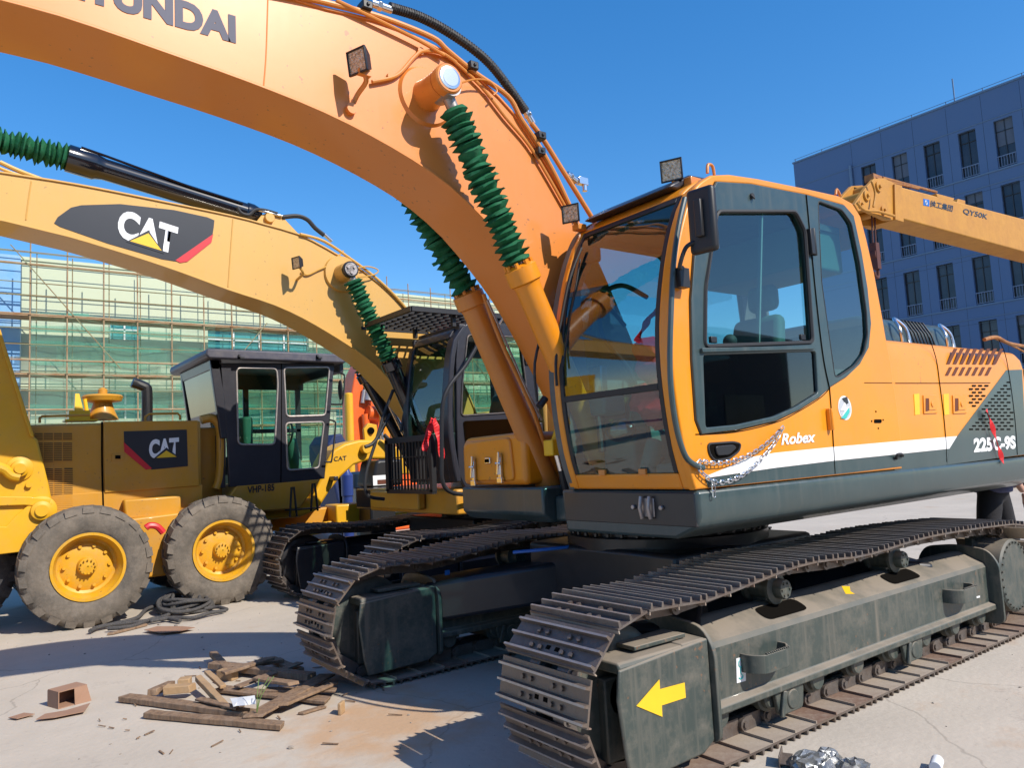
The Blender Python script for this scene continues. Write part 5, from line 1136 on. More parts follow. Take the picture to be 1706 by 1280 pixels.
M['winpane'] = mat('window_pane', (0.02, 0.03, 0.05), 0.12, col2=(.05, .06, .08), nscale=.5, namt=1)  # second tone puts varied reflections into the pane colour
for zt in tops:
    for y in cols:
        b = B(); b.box((BX+.22, y-WW/2, zt-WH), (BX+.28, y+WW/2, zt)); wn = b.done('window', M['winpane'], OB, smooth=0)
        b = B(); b.box((BX+.16, y-.02, zt-WH), (BX+.22, y+.02, zt)); b.box((BX+.16, y-WW/2, zt-.62), (BX+.22, y+WW/2, zt-.58))
        for s in (-1, 1): b.box((BX+.16, y+s*(WW/2-.03)-.02, zt-WH), (BX+.22, y+s*(WW/2-.03)+.02, zt))
        if random.random() < .3: B().box((BX+.19, y-WW/2+.05, zt-random.choice([.5, .9, 1.4])), (BX+.215, y+WW/2-.05, zt)).done('blind', M['blind'], wn, smooth=0)
        b.done('window_frame', M['black'], wn, smooth=0)
        b = B(); b.box((BX+.02, y-WW/2, zt-WH+.62), (BX+.05, y+WW/2, zt-WH+.66)); b.box((BX+.02, y-WW/2, zt-WH+.05), (BX+.05, y+WW/2, zt-WH+.08))
        for k in range(7): b.box((BX+.025, y-WW/2+.04+k*.135, zt-WH+.06), (BX+.045, y-WW/2+.06+k*.135, zt-WH+.64))
        b.done('window_railing', mat('rail_blue', (.16, .22, .34), .5) if 'rb' not in M else M['rb'], wn, smooth=0)
        M['rb'] = bpy.data.materials['rail_blue']
b = B()
for zt in tops: b.box((BX-.03, yr, zt+.16), (BX-.0, yl, zt+.2)); b.box((BX-.05, yr, zt-WH-.1), (BX-.0, yl, zt-WH-.02))
b.done('string_course', M['bluewall2'], OB, smooth=0)
b = B()
for y in cols: b.box((BX-.004, y+.94, .2), (BX-.0, y+.955, 19.8))
for z in (1.2, 4.75, 8.3, 11.85, 15.4): b.box((BX-.004, yr, z-.9), (BX-.0, yl, z-.885))
b.done('panel_joint', M['winpane'], OB, smooth=0)
b = B(); b.box((BX+5, 21, 19.6), (BX+8, 24, 21.0)); b.box((BX+3, 12, 19.6), (BX+6, 14.5, 20.8)); b.cyl((BX+2, 18, 19.6), (BX+2, 18, 22.2), .04); b.done('roof_plant', M['bluewall2'], OB, smooth=0)
b = B(); b.box((BX-.06, yr, 19.9), (BX+.3, yl+.05, 20.0)); 
for k in range(12): b.box((BX+.1, yl-.1-k*1.9-.02, 20.0), (BX+.13, yl-.1-k*1.9+.02, 20.22))
b.tube([(BX+.11, yr, 20.2), (BX+.11, yl, 20.2)], .018, n=5); b.done('roof_parapet', M['bluewall2'], OB, smooth=0)
b = B(); q = onX(1416, 276, BX-.1); b.cyl((BX-.1, q.y, 3), (BX-.1, q.y, q.z), .09); b.done('downpipe', M['bluewall2'], OB)

# ================================================================== TRUCK CRANE
CR = thing('truck_crane', (26, 8.0, 0), 'yellow truck crane boom with dark lettering, in front of the blue building', 'crane')
cy_ = 7.5
BP = [(1497, 310), (1722, 369), (1722, 424), (1500, 364)]
bp = XZ(BP, cy_); bp = [bp[0], (bp[0][0]+(bp[1][0]-bp[0][0])*1.6, bp[0][1]+(bp[1][1]-bp[0][1])*1.6), (bp[3][0]+(bp[2][0]-bp[3][0])*1.6, bp[3][1]+(bp[2][1]-bp[3][1])*1.6), bp[3]]
b = B(); b.prism(bp, cy_, cy_+.62); cb_ = b.done('telescopic_boom', M['craneyel'], CR, bevel=.03)
b = B(); b.prism(XZ([(1491, 306), (1503, 309), (1506, 370), (1492, 366)], cy_-.03), cy_-.03, cy_+.65); b.prism(XZ([(1560, 322), (1590, 330), (1588, 336), (1562, 329)], cy_), cy_, cy_+.3); b.prism(XZ([(1600, 330), (1612, 333), (1612, 341), (1598, 338)], cy_), cy_+.05, cy_+.3); b.done('boom_collar', M['craneyel'], cb_, bevel=.01)
b = B(); random.seed(5)
HD = [(1425, 340), (1444, 312), (1458, 297), (1475, 296), (1494, 306), (1494, 366), (1478, 366), (1455, 355), (1440, 348), (1432, 352)]
b.prism(XZ(HD, cy_), cy_+.02, cy_+.10); b.prism(XZ(HD, cy_), cy_+.5, cy_+.58); b.prism(XZ([(1450, 318), (1494, 314), (1494, 352), (1452, 342)], cy_), cy_+.1, cy_+.5)
for (px, py, r) in ((1444, 326, .11), (1464, 311, .11), (1472, 350, .09), (1434, 340, .07)):
    q = onY(px, py, cy_); b.cyl((q.x, cy_-.02, q.z), (q.x, cy_+.6, q.z), r, n=20); b.cyl((q.x, cy_-.06, q.z), (q.x, cy_+.0, q.z), r*.35, n=10)
b.tube([onY(a, c, cy_-.05) for a, c in ((1428, 338), (1440, 350), (1462, 352), (1490, 360))], .03, n=6, sm=3); b.tube([onY(a, c, cy_-.08) for a, c in ((1452, 302), (1458, 322), (1455, 345))], .025, n=6, sm=3)
b.done('boom_head', M['craneyel'], CR, bevel=.01)
b = B()
for (a, c) in (((1460, 298), (1530, 314)), ((1470, 296), (1560, 320)), ((1456, 330), (1494, 344)), ((1450, 345), (1490, 352))): b.tube([onY(*a, cy_+.1), onY(*c, cy_+.1)], .03, n=6)
q = onY(1452, 300, cy_+.2); b.box(q-Vector((.1, .1, .05)), q+Vector((.4, .1, .1)))
b.done('winch_rope', M['rusty'], CR)
b = B()
for dx in (0, .12): b.tube([onY(1452+dx*40, 352, cy_+.2), onY(1454+dx*40, 410, cy_+.2)], .018, n=5)
q = onY(1458, 425, cy_+.2); b.cyl(q+Vector((0, -.06, 0)), q+Vector((0, .06, 0)), .11, n=20); b.box(q+Vector((-.07, -.07, -.3)), q+Vector((.07, .07, .25))); 
q2 = q+Vector((0, 0, -.35)); b.tube([q2+Vector((0, 0, .15)), q2+Vector((.05, 0, .0)), q2+Vector((.02, 0, -.12)), q2+Vector((-.09, 0, -.1)), q2+Vector((-.1, 0, -.02))], .035, n=8, sm=4)
b.done('hook_block', mat('dark_red_steel', (.08, .02, .015), .7), CR)
textpx('model_lettering', 'QY50K', (1603, 357), (1644, 367), (1605, 347), cy_-.001, M['decalblack'], cb_, off=.02, th=.006)
textpx('maker_lettering', '\u5f90\u5de5\u96c6\u56e2', (1548, 344), (1586, 353), (1550, 333), cy_-.001, M['decalblack'], cb_, off=.02, th=.006)
sheetpx('maker_badge', [(1538, 331), (1548, 333), (1548, 344), (1538, 342)], cy_, M['decalblue'], cb_, .006)
b = B(); q = onY(1543, 337.5, cy_-.01); b.tube([q+Vector((.035*math.cos(a*.63), 0, .045*math.sin(a*.63))) for a in range(10)], .012, n=5, closed=True); b.done('badge_ring', M['white'], cb_)
b = B(); b.box((22.5, 7.3, .9), (33, 9.8, 1.5)); b.box((24, 7.5, 1.5), (28, 9.4, 3.2)); b.bar((25, 8.0, 3.0), (29, 8.0, 7.0), .5, .5)
for x in (24, 26, 29.5, 31): b.cyl((x, 7.2, .6), (x, 7.7, .6), .6); b.cyl((x, 9.4, .6), (x, 9.9, .6), .6)
b.done('carrier', M['craneyel'], CR, bevel=.05)

# ================================================================== SITE BUILDING WITH SCAFFOLD (left)
SY = 32.0
SB = thing('site_building', (18, 38, 0), 'long pale green building with teal windows, behind the green netted scaffold', 'building')
M['palewall'] = mat('pale_green_wall', (0.50, 0.55, 0.40), 0.85, col2=(0.46, 0.52, 0.38), nscale=.3)
wr = [(5.1, 6.15, 6.75, 7.55), (8.7, 13.0, 6.55, 7.35), (14.2, 17, 6.55, 7.35), (5.1, 6.2, 3.7, 4.7), (8.7, 13, 3.2, 4.2), (14.2, 17.2, 3.2, 4.2)]
plate('wall', [(2.25, 0), (30, 0), (30, 9.5), (2.25, 9.5)], [[(a, c), (b_, c), (b_, d), (a, d)] for a, b_, c, d in wr], SY, .3, M['palewall'], SB, smooth=0)
B().box((2.25, SY+.31, 0), (30, SY+12, 9.4)).done('building_body', M['palewall'], SB, smooth=0)
M['tealpane'] = mat('teal_pane', (0.03, 0.20, 0.22), 0.2, col2=(.05, .3, .33), nscale=1.5, namt=1)
for a, b_, c, d in wr:
    w0 = B().box((a, SY+.18, c), (b_, SY+.24, d)).done('window', M['tealpane'], SB, smooth=0)
    f = B(); n = max(2, int((b_-a)/.9))
    for k in range(n+1): x = lerp(a, b_, k/n); f.box((x-.03, SY+.12, c), (x+.03, SY+.18, d))
    f.box((a, SY+.12, (c+d)/2-.03), (b_, SY+.18, (c+d)/2+.03)); f.done('window_frame', M['white'], w0, smooth=0)
b = B(); b.box((2.2, SY-.05, 9.5), (30, SY+.3, 9.62)); b.done('parapet', M['palewall'], SB)
def net(name, col, alpha, sc=7.0):
    m = bpy.data.materials.new(name); m.use_nodes = True; t = m.node_tree; N = t.nodes; L = t.links; N.clear()
    o = N.new('ShaderNodeOutputMaterial'); tr = N.new('ShaderNodeBsdfTransparent'); df = N.new('ShaderNodeBsdfDiffuse'); df.inputs[0].default_value = (*col, 1)
    tl = N.new('ShaderNodeBsdfTranslucent'); tl.inputs[0].default_value = (*col, 1); ms = N.new('ShaderNodeMixShader'); ms.inputs[0].default_value = .4; L.new(df.outputs[0], ms.inputs[1]); L.new(tl.outputs[0], ms.inputs[2])
    tc = N.new('ShaderNodeTexCoord'); n1 = N.new('ShaderNodeTexNoise'); n1.inputs['Scale'].default_value = .8; n1.inputs['Detail'].default_value = 3
    mp = N.new('ShaderNodeMapping'); mp.inputs['Scale'].default_value = (.55, 1, 3.2); L.new(tc.outputs['Object'], mp.inputs[0]); L.new(mp.outputs[0], n1.inputs['Vector'])
    r = N.new('ShaderNodeMapRange'); r.inputs['From Min'].default_value = .35; r.inputs['From Max'].default_value = .7; r.inputs['To Min'].default_value = alpha*.35; r.inputs['To Max'].default_value = alpha; L.new(n1.outputs['Fac'], r.inputs['Value'])
    mx = N.new('ShaderNodeMixShader'); L.new(r.outputs[0], mx.inputs[0]); L.new(tr.outputs[0], mx.inputs[1]); L.new(ms.outputs[0], mx.inputs[2]); L.new(mx.outputs[0], o.inputs[0]); return m
SF = thing('scaffold', (14, 30.6, 0), 'scaffold of rusty yellow poles hung with green safety net along the pale green building', 'scaffold')
M['pole'] = mat('scaffold_pole', (0.36, 0.27, 0.16), 0.7, col2=(0.28, 0.13, 0.05), nscale=2, namt=1)
M['pole2'] = mat('thin_scaffold_pole', (0.22, 0.24, 0.13), 0.7, col2=(0.25, 0.14, 0.06), nscale=2, namt=1)
random.seed(11)
XS = [1.2+1.15*k for k in range(22)]
def pipe(a, c, r): return B().tube([a, c], r, n=6)
for k, x in enumerate(XS):
    zt = 9.75+random.uniform(-.1, .25) if k > 1 else 9.9
    for j, y in enumerate((30.5, 31.6)):
        dx = random.uniform(-.05, .05)+(.33 if j else 0); pipe((x+dx, y, 0), (x+dx, y, zt-.2*j), .024 if j == 0 else .018).done('standard', M['pole'] if j == 0 else M['pole2'], SF)
zs = [1.0, 1.75, 2.65, 3.3, 3.95, 4.6, 5.2, 5.65, 6.2, 6.75, 7.25, 7.9, 8.35, 9.0, 9.45]
for i, z in enumerate(zs):
    main = i % 3 == 1
    pipe((.3, 30.46, z+random.uniform(-.03, .03)), (27, 30.46, z+random.uniform(-.03, .03)), .03 if main else .016).done('ledger', M['pole'] if main else M['pole2'], SF)
    pipe((.3, 31.56, z+.2+random.uniform(-.04, .04)), (27, 31.56, z+.2), .016).done('ledger', M['pole2'], SF)
for i in range(13):
    x = 1.2+i*2.0; z0 = random.choice([.5, 3.2, 5.4]); s = random.choice([-1, 1]); ln = random.choice([1.8, 2.6, 3.4])
    pipe((x, 30.4, z0), (x+s*ln, 30.4, min(z0+ln*1.25, 9.6)), .018).done('brace', M['pole2'], SF)
for z in (3.25, 5.15, 7.2): B().box((1, 30.6, z), (27, 31.5, z+.05)).done('walk_board', M['pole'], SF)
NM = net('green_safety_net', (0.26, 0.56, 0.42), .34); NM2 = net('green_net_folds', (0.08, 0.42, 0.30), .6)
def netsheet(x0, x1, z0, z1, y, m, amp=.12):
    b = B(); nx = max(6, int((x1-x0)*3)); nz = max(3, int((z1-z0)*3)); ph = random.random()*6
    g = [[b.bm.verts.new((lerp(x0, x1, i/nx), y+amp*math.sin(i*.9+ph+j*.4)*.6+random.uniform(-.03, .03), lerp(z0, z1, j/nz)+(amp*math.sin(i*.45+ph) if j in (0, nz) else 0)*1.0)) for i in range(nx+1)] for j in range(nz+1)]
    for j in range(nz):
        for i in range(nx): b._f([g[j][i], g[j][i+1], g[j+1][i+1], g[j+1][i]])
    b.done('safety_net', m, SF, smooth=60)
for (xa, xb, za, zb) in ((2.4, 8.6, 1, 7.3), (8.8, 14.9, .8, 7.2), (15.1, 21, 1, 7.4), (21.1, 27, 1, 7.2)): netsheet(xa, xb, za, zb, 30.66, NM)
for (xa, xb, za, zb) in ((5.0, 11, 3.2, 5.0), (12, 19, 4.9, 6.5), (3.3, 7.0, 5.3, 6.4), (17, 24, 2.8, 4.6)): netsheet(xa, xb, za, zb, 31.45, NM)
for z in (3.1, 3.95, 4.75, 5.5, 6.15, 6.7, 7.15):
    x = 2.4
    while x < 25:
        ln = random.uniform(1.5, 5); 
        if random.random() < .8: netsheet(x, x+ln, z, z+random.uniform(.1, .28), 30.74, NM2, .05)
        x += ln+random.uniform(.1, .8)
n1_ = net('blue_safety_sheet', (0.05, 0.32, 0.75), .8)
BS = tagp(B().box((-.2, 31.8, 0), (2.2, 31.86, 9.6)).done('blue_sheet', mat('blue_sheet', (.26, .42, .58), .6, col2=(.10, .32, .62), nscale=.5, namt=1), smooth=0), 'tall blue sheet hung at the left end of the scaffold', 'sheet')
# row of low buildings / wall beyond the yard, to the right behind the machines
LB = thing('low_building', (30, 60, 0), 'low white building far beyond the yard, seen under the orange excavator', 'building')
b = B(); b.box((40, 36, 0), (44, 60, 4.5)); b.done('wall', M['bluewall'], LB)
B().box((39.8, 35.8, 4.5), (44.2, 60.2, 4.7)).done('roof', M['bluewall2'], LB)

# ================================================================== ORANGE EXCAVATOR, far
OE = thing('crawler_excavator', (8.3, 15, 0), 'orange-red excavator far behind, seen between the grader cab and the black cab', 'excavator', 'crawler excavators')
oy = 15.0
b = B(); b.prism(XZ([(588, 735), (586, 690), (586, 655), (592, 622), (600, 606), (612, 600), (626, 618), (618, 660), (612, 700), (610, 740)], oy), oy, oy+.5); b.done('boom', M['orangered'], OE, bevel=.03)
b = B(); b.prism(XZ([(606, 660), (618, 655), (640, 662), (648, 690), (646, 726), (606, 730)], oy), oy+.1, oy+.5); b.prism(XZ([(592, 735), (612, 735), (614, 770), (606, 800), (598, 800)], oy), oy, oy+.4); b.done('arm', M['orangered'], OE, bevel=.03)
b = B(); b.cyl(onY(612, 688, oy-.1), onY(640, 692, oy-.1), .16); b.cyl(onY(608, 690, oy-.1), onY(612, 730, oy-.1), .08); b.done('bucket_cylinder', M['orangered'], OE)
b = B(); b.cyl(onY(604, 672, oy-.05), onY(607, 650, oy-.05), .05); b.cyl(onY(614, 668, oy-.1), onY(619, 610, oy-.05), .10); b.done('cylinder_rod', M['steelbright'], OE)
b = B(); b.box((7.7, oy+.6, .3), (10, oy+2.4, 1.6)); b.box((9, oy+.4, 1.6), (10.5, oy+2.6, 2.6)); b.box((7.2, oy+.3, .0), (10.5, oy+.8, .7)); b.box((7.2, oy+2.2, .0), (10.5, oy+2.7, .7)); b.done('machine_body', M['orangered'], OE, bevel=.05)
def single(b, name, m, label, cat, **k): return tagp(b.done(name, m, **k), label, cat)
b = B(); q0 = onY(583, 735, 14.2); b.cyl((q0.x, 14.2, 0), (q0.x, 14.2, onY(583, 657, 14.2).z), .085, n=16); b.lathe((q0.x, 14.2, onY(583, 657, 14.2).z), (q0.x, 14.2, 9), [(0, .085), (.02, .07), (.03, .02)], n=16)
single(b, 'bollard_post', M['lyellow'], 'tall round yellow post standing in front of the orange-red excavator', 'post')
b = B(); q0 = onY(638, 640, 14.6); b.cyl((q0.x, 14.6, 1.2), (q0.x, 14.6, onY(640, 632, 14.6).z), .11, n=16); b.cyl((q0.x, 14.6, 0), (q0.x, 14.6, 1.25), .16, n=16)
single(b, 'orange_post', M['orange'], 'short orange upright cylinder beside the orange-red excavator arm', 'post')
b = B(); q0 = onY(546, 740, 13); q1 = onY(578, 724, 13); b.prism([(q0.x+.35, 0), (q0.x, q0.z-.25), (q0.x, q0.z), (q0.x+.12, q1.z), (q1.x-.1, q1.z+.02), (q1.x, q0.z), (q1.x, q0.z-.4), (q1.x-.1, 0)], 13, 13.9); single(b, 'tarpaulin', mat('dark_blue_tarpaulin', (.012, .025, .09), .6, bump=.5), 'dark blue tarpaulin over a stack behind the grader cab', 'tarpaulin', bevel=.06)
b = B(); q0 = onY(579, 828, 11.6); q1 = onY(579, 786, 11.6); b.lathe((q0.x, 11.6, q0.z), (q0.x, 11.6, 5), [(0, .08), (.02, .095), (q1.z-q0.z-.06, .095), (q1.z-q0.z, .05), (q1.z-q0.z+.06, .03)], n=20); b.lathe((q0.x, 11.6, 0), (q0.x, 11.6, 5), [(0, .12), (.05, .12), (.06, .09), (q0.z, .08)], n=16); single(b, 'gas_cylinder', mat('blue_cylinder', (.02, .045, .20), .4), 'slim blue gas cylinder standing upright under the grader frame', 'gas cylinder')
b = B(); q0 = onY(597, 814, 11.9); q1 = onY(597, 786, 11.9); b.lathe((q0.x, 11.9, q0.z), (q0.x, 11.9, 5), [(0, .13), (.02, .15), (.1, .155), (.2, .15), (q1.z-q0.z-.04, .15), (q1.z-q0.z, .1)], n=20); b.box((q0.x-.1, 11.8, 0), (q0.x+.4, 12.2, q0.z)); single(b, 'drum', mat('teal_black_drum', (.015, .03, .05), .35, coat=.5), 'dark teal drum standing right of the blue gas cylinder', 'drum')
# black power unit with a label plate, in front of black cab guard
b = B(); q0 = onY(620, 812, 9.4); q1 = onY(660, 765, 9.4); b.prism(rnd([(q0.x, q0.z), (q1.x+.1, q0.z), (q1.x+.1, q1.z), (q0.x+.08, q1.z)], .06), 9.4, 9.9); b.box((q0.x, 9.45, 0), (q1.x, 9.85, q0.z)); pu = single(b, 'power_unit', M['plastic'], 'black rounded power unit with a small label plate left of the cab guard', 'power unit', bevel=.04)
q0 = onY(621, 793, 9.39); q1 = onY(645, 808, 9.39); B().box((q0.x, 9.385, q1.z), (q1.x, 9.39, q0.z)).done('label_plate', M['white'], pu); B().box((lerp(q0.x, q1.x, .3), 9.38, lerp(q1.z, q0.z, .1)), (lerp(q0.x, q1.x, .9), 9.384, lerp(q1.z, q0.z, .55))).done('label_print', M['rustslot'], pu)
# white sack and rubble
b = B(); random.seed(9); q0 = onZ(540, 862, 0); c = onY(535, 850, 10.6)
bmesh.ops.create_icosphere(b.bm, subdivisions=3, radius=1, matrix=Matrix.Translation((c.x, 10.9, .28)) @ Matrix.Diagonal((.36, .3, .34, 1)))
for v in b.bm.verts: v.co += Vector((random.uniform(-.02, .02), random.uniform(-.02, .02), random.uniform(-.03, .03)))
sk = single(b, 'white_sack', mat('white_sack', (.62, .60, .56), .8, bump=.5), 'full white sack with a teal spot on the ground beneath the grader frame', 'sack', smooth=60)
sp = B(); sp.cyl((c.x+.02, 10.57, .34), (c.x+.02, 10.585, .34), .035); sp.done('teal_print', M['decalteal'], sk)
M['rub'] = mat('pinkish_rubble', (0.52, 0.36, 0.27), .9, col2=(.4, .25, .18), nscale=6, bump=.5)
b = B()
for i in range(70):
    x = random.uniform(4.6, 9.2); y = random.uniform(11.2, 13.4); r = random.uniform(.06, .24)
    bmesh.ops.create_icosphere(b.bm, subdivisions=1, radius=r, matrix=Matrix.Translation((x, y, r*.4)) @ Matrix.Rotation(random.random()*6, 4, 'Z') @ Matrix.Diagonal((1.3, .9, .7, 1)))
for v in b.bm.verts: v.co += Vector([random.uniform(-.03, .03) for _ in range(3)])
tagp(b.done('rubble', M['rub'], smooth=0), 'heap of pinkish broken rubble on the ground behind the grader', 'rubble', kind='stuff')
# small yellow toolbox on grader hood
b = B(); q = onY(128, 700, 9.9); b.box(q+Vector((-.09, -.1, 0)), q+Vector((.12, .1, .10))); b.hull8([q+Vector(p) for p in ((-.03, -.05, .1), (.06, -.05, .1), (.06, .05, .1), (-.03, .05, .1), (-.02, -.03, .30), (.02, -.03, .30), (.02, .03, .30), (-.02, .03, .30))]); b.cyl(q+Vector((.1, 0, .1)), q+Vector((.08, 0, .24)), .02); b.box(q+Vector((-.13, -.12, -.02)), q+Vector((.2, .12, 0)))
single(b, 'tool_caddy', M['decalyel'], 'small yellow tool caddy standing on top of the grader hood', 'tool caddy')

# ================================================================== PERSON behind the machine
PE = None
def skin(name, verts, edges, radii, m, parent=None, sub=2, root=0):
    me = bpy.data.meshes.new(name); me.from_pydata([Vector(v) for v in verts], edges, []); o = bpy.data.objects.new(name, me); COL.objects.link(o)
    sk = o.modifiers.new('skin', 'SKIN'); sk.use_smooth_shade = True
    for i, r in enumerate(radii): me.skin_vertices[0].data[i].radius = (r, r) if not isinstance(r, tuple) else r
    me.skin_vertices[0].data[root].use_root = True
    sb = o.modifiers.new('sub', 'SUBSURF'); sb.levels = sub; sb.render_levels = sub
    bpy.context.view_layer.update(); dg = bpy.context.evaluated_depsgraph_get(); me2 = bpy.data.meshes.new_from_object(o.evaluated_get(dg)); bpy.data.objects.remove(o); me2.materials.clear()
    return link(name, me2, m, parent, smooth=60)
hx, hy = 7.72, 3.0
PT = thing('person', (hx, hy, 0), 'person in black trousers and navy checked shirt walking behind the orange excavator', 'person')
V = [(0,0,.98),(0,0,1.12),(0,0,1.32),(0,0,1.45),(0,0,1.52),(0.01,0,1.60),(.02,0,1.72),
     (.09,0,.93),(.20,-.02,.50),(.33,0,.09),(.24,0,.04),(-.09,0,.93),(-.20,.02,.50),(-.24,.1,.10),(-.34,.1,.04),
     (.19,0,1.42),(.33,-.03,1.14),(.42,-.10,.92),(-.19,0,1.42),(-.25,.0,1.16),(-.08,-.18,1.28)]
E_ = [(0,1),(1,2),(2,3),(3,4),(4,5),(5,6),(0,7),(7,8),(8,9),(9,10),(0,11),(11,12),(12,13),(13,14),(3,15),(15,16),(16,17),(3,18),(18,19),(19,20)]
Rr = [.10,.10,.11,.09,.055,.085,.08,.06,.05,.04,.04,.06,.05,.04,.04,.05,.04,.03,.05,.04,.03]
body = skin('body', [(hx+a, hy+c, z) for a, c, z in V], E_, Rr, M['skin'], PT)
def leg_(b, pts, rr): b.tube([(hx+a, hy+c, z) for a, c, z in pts], rr, n=14, sm=0)
def trou(b):
    leg_(b, [(.07,0,.96),(.11,0,.82),(.20,-.02,.50),(.30,0,.14),(.31,0,.09)], [.10,.105,.085,.075,.078]); leg_(b, [(-.07,0,.96),(-.11,0,.82),(-.20,.02,.50),(-.26,.09,.14),(-.27,.09,.09)], [.10,.105,.085,.075,.078])
    b.sphere((hx, hy, .96), .15, (1.1, .85, .85), 18)
def shir(b):
    leg_(b, [(0,0,.95),(0,0,1.1),(0,0,1.3),(0,0,1.44),(0,0,1.49)], [.165,.16,.175,.15,.07]); leg_(b, [(.12,0,1.42),(.22,0,1.38),(.33,-.03,1.15),(.40,-.08,1.0)], [.08,.07,.058,.052]); leg_(b, [(-.12,0,1.42),(-.22,0,1.38),(-.26,0,1.16),(-.10,-.16,1.27)], [.08,.07,.058,.05])
remeshed('trousers', trou, M['trouser'], PT); remeshed('shirt', shir, M['shirt'], PT)
for s, (wx_, wy_, wz_) in ((1, (.42, -.10, .92)), (-1, (-.08, -.18, 1.34))):
    vs = [(wx_, wy_, wz_), (wx_+.01, wy_-.01, wz_-.06)]; es = [(0, 1)]; rs = [.026, .034]
    for f in range(4):
        k = len(vs); ln = (.065, .075, .07, .055)[f]; yo = -.03+f*.02
        vs += [(wx_+.015, wy_-.01+yo, wz_-.09), (wx_+.02, wy_-.015+yo, wz_-.09-ln*.5), (wx_+.005, wy_-.02+yo, wz_-.09-ln)]; es += [(1, k), (k, k+1), (k+1, k+2)]; rs += [.010, .009, .008]
    k = len(vs); vs += [(wx_-.02, wy_-.05, wz_-.05), (wx_-.02, wy_-.065, wz_-.09)]; es += [(1, k), (k, k+1)]; rs += [.012, .009]
    skin('hand', [(hx+a, hy+c, z) for a, c, z in vs], es, rs, M['skin'], PT, 2, 1)
for dx, dy in ((.27, 0), (-.29, .1)):
    b = B(); b.sphere((hx+dx, hy+dy, .05), .06, (2.1, .8, .8), 14); b.done('shoe', M['rubber'], PT)
b = B(); b.sphere((hx+.015, hy, 1.70), .11, (.95, .85, 1.05), 16); b.done('hair', M['hair'], PT)

# ================================================================== ROPE, BOX, TIMBER, LITTER
b = B(); random.seed(21); c = onZ(310, 1020, .0); P = []
for k in range(7):
    r = .30-.02*k+random.uniform(-.03, .03); ox, oy2 = random.uniform(-.03, .03), random.uniform(-.03, .03); ph = random.random()*6
    for j in range(10):
        a = ph+j*.63; P.append((c.x+ox+r*math.cos(a), c.y+.04+oy2+r*1.0*math.sin(a), .03+.018*k+.02*math.sin(a*2+k)+max(0, math.sin(a))*.06))
b.tube(P, .019, n=8, sm=4)
for tail in ([(375, 1018), (350, 1022), (320, 1030), (285, 1030), (250, 1036)], [(150, 1052), (170, 1044), (215, 1038), (250, 1034), (285, 1022), (290, 1005)], [(155, 1048), (190, 1040), (228, 1030), (245, 1015), (270, 1008), (285, 1015)], [(180, 1048), (220, 1044), (262, 1030), (300, 1035)], [(340, 1015), (362, 1012), (378, 1016)]):
    b.tube([onZ(a, e, .03+.01*random.random()) for a, e in tail], .02, n=8, sm=5)
M['ropeb'] = M['rope']
o = b.done('rope_coil', M['rope'], smooth=60)
tagp(o, 'coil of dark braided rope on the concrete beside the grader tyre', 'rope')
def plank(name, a, c, wd, ht, z0, m, label, group=None, cat='plank', tilt=0):
    p = onZ(*a, z0+ht/2); q = onZ(*c, z0+ht/2); q.z += tilt
    wd *= .82; ht *= .72; d_ = (q-p); n_ = max(2, int(d_.length/.06)); sd = Vector((0, 0, 1)).cross(d_).normalized(); b = B(); rows = []
    for i_ in range(n_+1):
        t_ = i_/n_; c_ = p+d_*t_; w1 = wd/2*(1+random.uniform(-.07, .07)); w2 = wd/2*(1+random.uniform(-.07, .07)); e_ = (random.uniform(-.02, .02) if i_ in (0, n_) else 0); dd = d_.normalized()*e_
        rows.append([b.bm.verts.new(x_) for x_ in (c_-sd*w1-Vector((0, 0, ht/2))+dd, c_+sd*w2-Vector((0, 0, ht/2))-dd, c_+sd*w2+Vector((0, 0, ht/2*(1+random.uniform(-.12, .12))))-dd*.5, c_-sd*w1+Vector((0, 0, ht/2*(1+random.uniform(-.12, .12))))+dd*1.5)])
    for A_, C_ in zip(rows, rows[1:]):
        for k_ in range(4): b._f([A_[k_], C_[k_], C_[(k_+1) % 4], A_[(k_+1) % 4]])
    b._f(rows[0]); b._f(rows[-1][::-1]); bmesh.ops.recalc_face_normals(b.bm, faces=b.bm.faces[:])
    o = b.done(name, m, bevel=.004); o.data.transform(Matrix.Identity(4)); return tagp(o, label, cat, group)
TG = 'timber scraps by the far track of the orange excavator'
W_, WL_ = M['wood'], M['woodlight']
plank('timber', (207, 1163), (432, 1192), .10, .05, 0, W_, 'long weathered timber behind the front one, its left end jutting towards the cardboard box', TG)
plank('timber', (244, 1190), (470, 1210), .09, .045, 0, W_, 'front timber of the scrap pile, lowest in the photo', TG)
plank('timber', (352, 1108), (520, 1128), .10, .06, .02, W_, 'dark timber lying at the back of the scrap pile', TG)
plank('timber', (372, 1122), (450, 1098), .09, .03, .07, W_, 'thin board lying crosswise on top of the back timber', TG)
plank('timber', (365, 1148), (545, 1168), .12, .03, .01, W_, 'wide flat board running in under the far track', TG)
plank('timber', (420, 1195), (545, 1125), .14, .02, .04, W_, 'flat board pointing from the paper up to the track front', TG)
plank('timber', (330, 1130), (378, 1170), .055, .05, .06, WL_, 'short pale stick leaning across the middle of the pile', TG, tilt=-.04)
plank('timber', (252, 1155), (286, 1140), .07, .06, .03, W_, 'small grey offcut at the left of the knotted block', TG)
plank('timber', (395, 1145), (500, 1105), .08, .02, .05, W_, 'narrow dark slat above the wide flat board', TG)
plank('timber', (400, 1112), (470, 1100), .10, .035, .03, W_, 'grey board stub at the back right of the pile', TG)
plank('timber', (275, 1150), (322, 1146), .09, .07, .03, WL_, 'short pale batten left of the knotted block', TG)
plank('timber', (440, 1150), (560, 1150), .10, .02, .03, W_, 'dark board flat on the ground just before the far track', TG)
